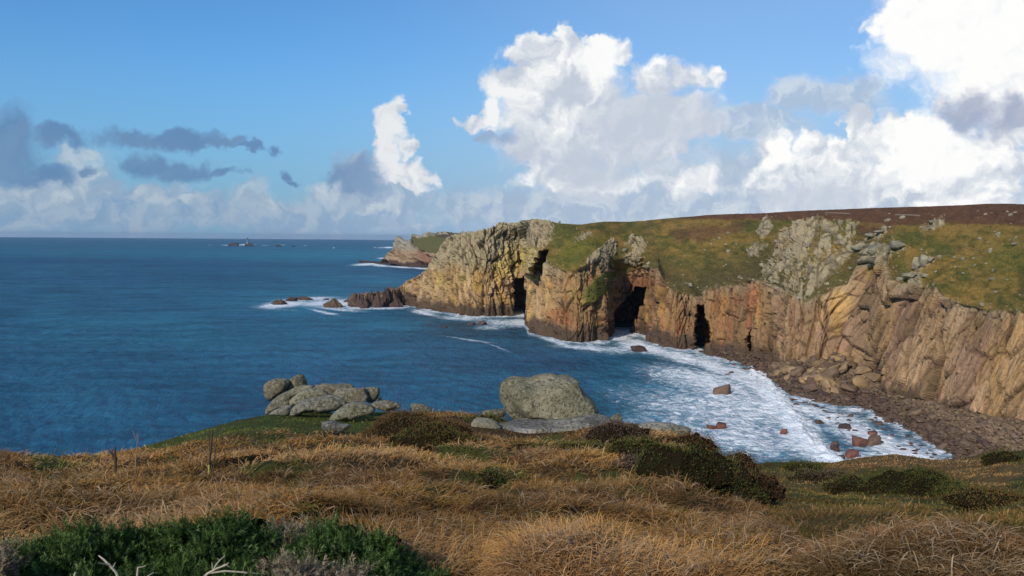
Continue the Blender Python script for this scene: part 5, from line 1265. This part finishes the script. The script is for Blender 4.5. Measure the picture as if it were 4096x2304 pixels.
def build_shore():
    g = 'rocks awash off the point'
    sea_rock(1086, 1144, 1199, 1219, 'dark', 'jagged dark rock awash, outermost of the reef', 1, 'crag', group=g)
    sea_rock(1138, 1192, 1189, 1204, 'dark', 'long low black rock behind the outermost one', 2, 'slab', g)
    sea_rock(1185, 1255, 1187, 1200, 'dark', 'flat black rock ridge at the back of the reef', 3, 'slab', g)
    sea_rock(1293, 1316, 1193, 1200, 'dark', 'tiny dark rock in foam between reef and point', 4, 'slab', g)
    sea_rock(1298, 1372, 1194, 1229, 'brown', 'brown peaked rock standing alone off the point', 5, 'crag', group=g)
    sea_rock(1376, 1404, 1196, 1209, 'brown', 'low rock touching the left end of the point', 6, group=g)
    tg = 'dark crags at the tip of the point'
    for j, (a, b, c, d_, l) in enumerate([(1398,1440,1174,1228,'first dark crag at the tip, low and rounded'),(1424,1462,1170,1231,'blocky dark crag second from the tip'),(1455,1500,1168,1228,'broad dark crag in the middle of the tip'),(1492,1530,1161,1230,'tall split black crag in the middle of the tip'),
                                      (1524,1566,1163,1226,'dark crag right of the split one'),(1556,1600,1160,1224,'brown crag where the tip joins the cliff'),(1440,1476,1200,1235,'small dark block at the foot of the tip'),(1560,1612,1192,1228,'rounded brown blocks at the right foot of the tip')]):
        sea_rock(a, b, c, d_, 'dark' if j != 5 else 'brown', l, 20 + j, 'crag', group=tg, name='crag')
    sea_rock(1905, 1952, 1284, 1298, 'dark', 'low dark rock in foam before the left cliff', 41, 'slab')
    sea_rock(1868, 1900, 1290, 1298, 'dark', 'thin dark rock just left of the low one in foam', 42, 'slab')
    sea_rock(1756, 1788, 1304, 1310, 'dark', 'almost drowned rock in the dark reef water', 43, 'slab')
    sea_rock(2520, 2588, 1382, 1405, 'dark', 'brown rock below the big cave', 44)
    sea_rock(2850, 2925, 1536, 1578, 'brown', 'big pyramid rock alone in the surf', 45)
    sea_rock(2826, 2872, 1697, 1716, 'red', 'low reddish rock, left of a pair in the surf', 46)
    sea_rock(2862, 2906, 1692, 1718, 'red', 'reddish block, right of a pair in the surf', 47)
    for j, (a, b, c, d_, t_, l) in enumerate([(3410,3476,1742,1778,'red','large reddish rock in the shallows'),(3465,3520,1748,1780,'brown','olive brown rock beside the large reddish one'),(3474,3512,1724,1743,'red','small red block above the large reddish rock'),
        (3347,3400,1695,1716,'dark','dark rock in the upper shallows'),(3257,3297,1680,1696,'dark','dark flat rock nearest the breaker'),(3322,3352,1766,1781,'dark','dark rock left of the large reddish one'),(3320,3357,1784,1799,'dark','foam-washed rock under the dark left one'),
        (3378,3432,1803,1826,'red','red rock by the near edge of the surf'),(3352,3380,1820,1838,'brown','pointed rock on the near edge of the surf'),(3120,3148,1716,1729,'red','small red rock on the breaker'),(3500,3530,1690,1702,'dark','dark stone in the upper shallows right of the others')]):
        sea_rock(a, b, c, d_, t_, l, 60 + j, 'slab' if j % 2 else 'block', 'rocks standing in the shallows')
    # small stones awash: drawn from one loop, each its own object
    rng = np.random.RandomState(9); sp = []
    for _ in range(900):
        x = rng.uniform(2900, 3800); yw = float(line(x, WATER)); y = yw + abs(rng.normal(0, 1)) * (14 + 26 * (x > 3300))
        if y < 1838: sp.append((x, y))
    sp = sp[:150]
    for j, (x, y) in enumerate(sp):
        r = float(r_sea(x, y)); w = r / FP * rng.uniform(4, 13); hx, hy, e = ray(x, y)
        stone('sea_rock', (float(hx * r), float(hy * r), 0.05), (w, w * rng.uniform(.7, 1), w * rng.uniform(.35, .6)), 'slab', rng.choice(['dark', 'dark', 'brown', 'red']), 'small dark stone awash in foam along the beach edge', 'rock', rng, 'small stones awash along the beach')
    # fallen blocks and boulders of the beach
    X, Y, B, W = HL['X'], HL['Y'], HL['B'], HL['W']; PX, PY, PZ = HL['P']
    m = (X > 2860) & (Y > B[None] - 2) & (X < 4200) & (Y < W[None] - 3) & (Y < 1900)
    ii = np.argwhere(m); pw = np.hypot(PX[m], PY[m]) ; rng = np.random.RandomState(21)
    # choose evenly over ground: weight by real area of a grid cell
    cell = (np.abs(np.gradient(PX, axis=1)) + np.abs(np.gradient(PY, axis=1))) * (np.abs(np.gradient(PY, axis=0)) + np.abs(np.gradient(PX, axis=0)) + .01)
    wgt = cell[m]; wgt = wgt / wgt.sum()
    pile = polymask(X[m], Y[m], [(3130,1500),(3200,1440),(3300,1430),(3390,1425),(3470,1480),(3500,1540),(3400,1580),(3250,1560)], 20)
    for q in range(90):
        idx = ii[rng.choice(len(ii), p=(wgt * pile) / (wgt * pile).sum())]; s_ = rng.uniform(1.3, 3.2)
        p = (PX[idx[0], idx[1]], PY[idx[0], idx[1]], PZ[idx[0], idx[1]] + s_ * .35 + rng.uniform(0, 1.2))
        stone('fallen_block', p, (s_ * rng.uniform(.8, 1.4), s_, s_ * rng.uniform(.5, .9)), 'block', rng.choice(['ochre', 'ochre', 'tan', 'brown']), 'angular ochre block in the rockfall at the cliff foot', 'boulder', rng, 'angular blocks of the rockfall', tilt=.7)
    for q in range(200):
        idx = ii[rng.choice(len(ii), p=wgt)]; z = PZ[idx[0], idx[1]]; s_ = rng.uniform(.9, 1.9) * (1.35 if rng.rand() < .12 else 1)
        p = (PX[idx[0], idx[1]], PY[idx[0], idx[1]], z + s_ * .2)
        stone('beach_boulder', p, (s_ * rng.uniform(.8, 1.3), s_, s_ * rng.uniform(.5, .8)), rng.choice(['slab', 'slab', 'block']), 'tan' if z > 5 else rng.choice(['brown', 'brown', 'dark', 'tan']), 'brown sea-worn boulder lying on the rubble beach', 'boulder', rng, 'boulders of the rubble beach', tilt=.4)
    # the rest of the beach: nobody could count it
    VV, FF, CC = [], [], []; base = [hull_shape(800 + k, 10) for k in range(6)]; off = 0
    n = 9000; pick_i = ii[rng.choice(len(ii), n, p=wgt)]
    for k in range(n):
        a, b = pick_i[k]; V, F = base[k % 6]; s_ = rng.uniform(.35, 1.0); th = rng.uniform(0, 6.28); c_, s2 = math.cos(th), math.sin(th)
        Q = V * np.array([s_ * 1.2, s_, s_ * .65]); Q = np.stack([Q[:, 0] * c_ - Q[:, 1] * s2, Q[:, 0] * s2 + Q[:, 1] * c_, Q[:, 2]], 1) + np.array([PX[a, b] + rng.normal(0, .5), PY[a, b] + rng.normal(0, .5), PZ[a, b] + s_ * .15])
        VV.append(Q); FF.append(F + off); off += len(V); z = PZ[a, b]
        tone = np.array([.095, .065, .048]) if z < 2.5 else (np.array([.11, .075, .052]) if z < 5 else np.array([.165, .115, .075]))
        CC.append(np.tile(tone * rng.uniform(.6, 1.35) * np.array([1, rng.uniform(.9, 1.05), rng.uniform(.85, 1.05)]), (len(V), 1)))
    me = mesh_np('beach_rubble', np.vstack(VV), np.vstack(FF), mat=RUB, cols={'tint': np.vstack(CC)})
    tag(obj('beach_rubble', me), 'uncounted brown stones of the rubble beach under the cliff', kind='stuff', cat='rubble')
    # pale boulders scattered over the far slope
    PXs, PYs, PZs = HL['P']; X, Y, E, R = HL['X'], HL['Y'], HL['E'], HL['R']; rng = np.random.RandomState(33)
    def on_slope(x, y):
        j = int(np.argmin(np.abs(X[0] - x))); i_ = int(np.argmin(np.abs(Y[:, j] - y))); return PXs[i_, j], PYs[i_, j], PZs[i_, j], HL['r'][i_, j]
    pts = []
    while len(pts) < 165:
        x = rng.uniform(2250, 4150); e_ = float(line(x, EDGE)); r_ = float(line(x, RIDGE)); y = rng.uniform(r_ + 14, e_ - 3)
        near = np.exp(-((x - 3300) / 330.) ** 2) * 1.0 + np.exp(-((x - 3700) / 220) ** 2 - ((y - 960) / 110) ** 2) * 1.3 + .55 * np.exp(-((x - 4000) / 160) ** 2) + .16
        near += .5 * np.exp(-((y - e_) / 30.) ** 2) * (x > 2600); near *= (.35 if y < r_ + 32 else 1)
        if x < 2600: near = .2 * (y > 930)
        if rng.rand() < near: pts.append((x, y, rng.uniform(2.6, 7.5) if rng.rand() < .8 else rng.uniform(9, 14)))
    for (x, y, w) in pts:
        a, b, c, r = on_slope(x, y); s_ = w * r / FP
        stone('slope_boulder', (a, b, c + s_ * .1), (s_, s_ * .85, s_ * rng.uniform(.5, .75)), rng.choice(['slab', 'round', 'block']), 'grey', 'pale granite boulder scattered on the grassy far slope', 'boulder', rng, 'pale boulders scattered over the far slope', tilt=.4)
    big = [(3437,985,30,16,'flat capstone on the left shoulder of the carn'),(3500,1000,46,24,'big grey tor block above the ochre cliff'),(3592,980,34,16,'long balanced slab right of the tor'),(3545,1000,14,16,'upright block between tor and balanced slab'),
           (3490,940,26,8,'flat slab above the tor'),(3530,932,22,7,'thin slab at the top right above the tor'),(3700,1045,20,24,'tall pale block of the right-hand outcrop'),(3670,1062,20,16,'lower left block of the right-hand outcrop'),(3725,1040,18,10,'flat top block of the right-hand outcrop'),
           (3757,1027,9,10,'upright oval boulder right of the outcrop'),(3650,1108,28,10,'long low outcrop above the cliff edge'),(3695,1102,16,9,'stone at the right end of the low outcrop'),(3740,892,20,9,'dark-sided slab of the skyline outcrop'),(3725,908,14,8,'lower block of the skyline outcrop'),
           (3063,880,14,9,'block standing at the top left of the great crag'),(3065,900,12,8,'block under the top left one of the great crag'),(3918,954,9,5,'oval boulder alone on the right-hand turf'),(3853,1037,9,7,'boulder with a smaller one, mid right slope'),(4060,975,12,7,'boulder at the right edge of the slope'),
           (3972,1082,8,7,'white stone low on the right-hand turf'),(3928,1217,10,6,'pale stone on the brink of the right cliff'),(2821,1000,8,5,'single pale stone on the middle slope'),(2430,845,1,1,None),(2238,889,4,6,'small upright stone on the skyline left of the hill')]
    for j, (x, y, w, h, l) in enumerate(big):
        if not l: continue
        a, b, c, r = on_slope(x, y + h * .6); k = r / FP
        stone('slope_boulder', (a, b, c + h * k * .55), (w * k * 1.05, w * k * .9, h * k * 1.05), 'slab' if j % 3 else 'block', 'grey', l, 'boulder', rng, tilt=.08, i=j % 7)
build_shore()

# ------------------------------------------------------------------ lighthouse on its reef
def lathe(prof, seg=24):
    V = []; F = []
    for (r, z) in prof:
        for k in range(seg): a = 2 * math.pi * k / seg; V.append((r * math.cos(a), r * math.sin(a), z))
    for i in range(len(prof) - 1):
        for k in range(seg): F.append([i * seg + k, i * seg + (k + 1) % seg, (i + 1) * seg + (k + 1) % seg, (i + 1) * seg + k])
    return np.array(V), np.array(F)
def flat_mat(name, c, rough=.8):
    m, N, b = new_mat(name); tc = N.add('ShaderNodeTexCoord'); n = N.noise(tc.outputs['Object'], .6, 4, .6); f = N.math('MULTIPLY_ADD', n, .7, .65)
    N.l.new(N.mix(1.0, (*c, 1), N.comb(f, f, f), 'MULTIPLY'), b.inputs['Base Color']); b.inputs['Roughness'].default_value = rough; return m
def build_lighthouse():
    def base(x, y): r = float(r_sea(x, y)) ; return r
    D = 5300.0; k = D / FP; zc = -D * D / (2 * REARTH)
    hx, hy, e = ray(990, 978); bx, by = float(hx * D), float(hy * D)
    # rocks
    def rk(cx, y0, y1, w, label, i):
        hx, hy, e = ray(cx, y1); rng = np.random.RandomState(i); hh = (y1 - y0) * k
        stone('reef_rock', (float(hx * D), float(hy * D), zc + hh * .25), (w * k / 2, w * k * .4, hh * .8), 'slab', 'far', label, 'rock', rng, 'reef rocks round the lighthouse', .03, i % 7)
    rk(934, 968, 981, 40, 'pointed reef rock left of the lighthouse', 1); rk(938, 966, 974, 12, 'small peak on the rock left of the lighthouse', 4)
    rk(998, 970, 981, 38, 'reef rock that carries the lighthouse', 2); rk(1114, 974, 981, 32, 'low reef rock right of the lighthouse', 3); rk(1172, 978, 981, 20, 'faintest low rock at the right end of the reef', 5)
    st = flat_mat('grey_granite_masonry', (.20, .20, .20)); gl = flat_mat('lantern_glass', (.10, .11, .12), .2); dk = flat_mat('dark_metal', (.06, .06, .06), .5)
    root = bpy.data.objects.new('lighthouse', None); link(root); z0 = zc + 8; root.location = (bx, by, z0); tag(root, 'grey stone lighthouse tower standing on its reef near the horizon', 'lighthouse')
    ht = (977 - 949) * k - 8 + 8
    V, F = lathe([(7.0, -4), (6.2, 3), (5.2, 9), (4.6, 16), (4.2, 24), (4.1, ht - 9), (5.0, ht - 8.6), (5.0, ht - 8)]); obj('tower', mesh_np('tower', V, F, mat=st), root)
    V, F = lathe([(5.3, ht - 8), (5.3, ht - 6.8), (5.1, ht - 6.8), (5.1, ht - 8)]); obj('gallery', mesh_np('gallery', V, F, mat=dk), root)
    V, F = lathe([(2.7, ht - 8), (2.7, ht - 3.2)]); la = obj('lantern', mesh_np('lantern', V, F, mat=gl), root)
    V, F = lathe([(2.9, ht - 3.2), (2.4, ht - 1.8), (1.2, ht - .7), (.25, ht - .3), (.2, ht + .8)]); obj('dome', mesh_np('dome', V, F, mat=dk), la)
build_lighthouse()

# ------------------------------------------------------------------ sea air
def build_haze():
    import bmesh
    bm = bmesh.new(); bmesh.ops.create_cube(bm, size=1.0); me = bpy.data.meshes.new('haze'); bm.to_mesh(me); bm.free()
    m = bpy.data.materials.new('sea_air'); m.use_nodes = True; t = m.node_tree; t.nodes.clear()
    v = t.nodes.new('ShaderNodeVolumePrincipled'); o_ = t.nodes.new('ShaderNodeOutputMaterial'); t.links.new(v.outputs[0], o_.inputs['Volume'])
    v.inputs['Density'].default_value = HAZE; v.inputs['Color'].default_value = (.62, .76, .95, 1); v.inputs['Anisotropy'].default_value = .2
    me.materials.append(m); o = obj('haze', me)
    zb, zt = -290.0, 125.0
    o.scale = (124000, 124000, zt - zb); o.location = (0, 0, (zt + zb) / 2); tag(o, 'thin blue sea haze over the whole bay', kind='stuff', cat='haze')
HAZE = 1.9e-5
if HAZE: build_haze()
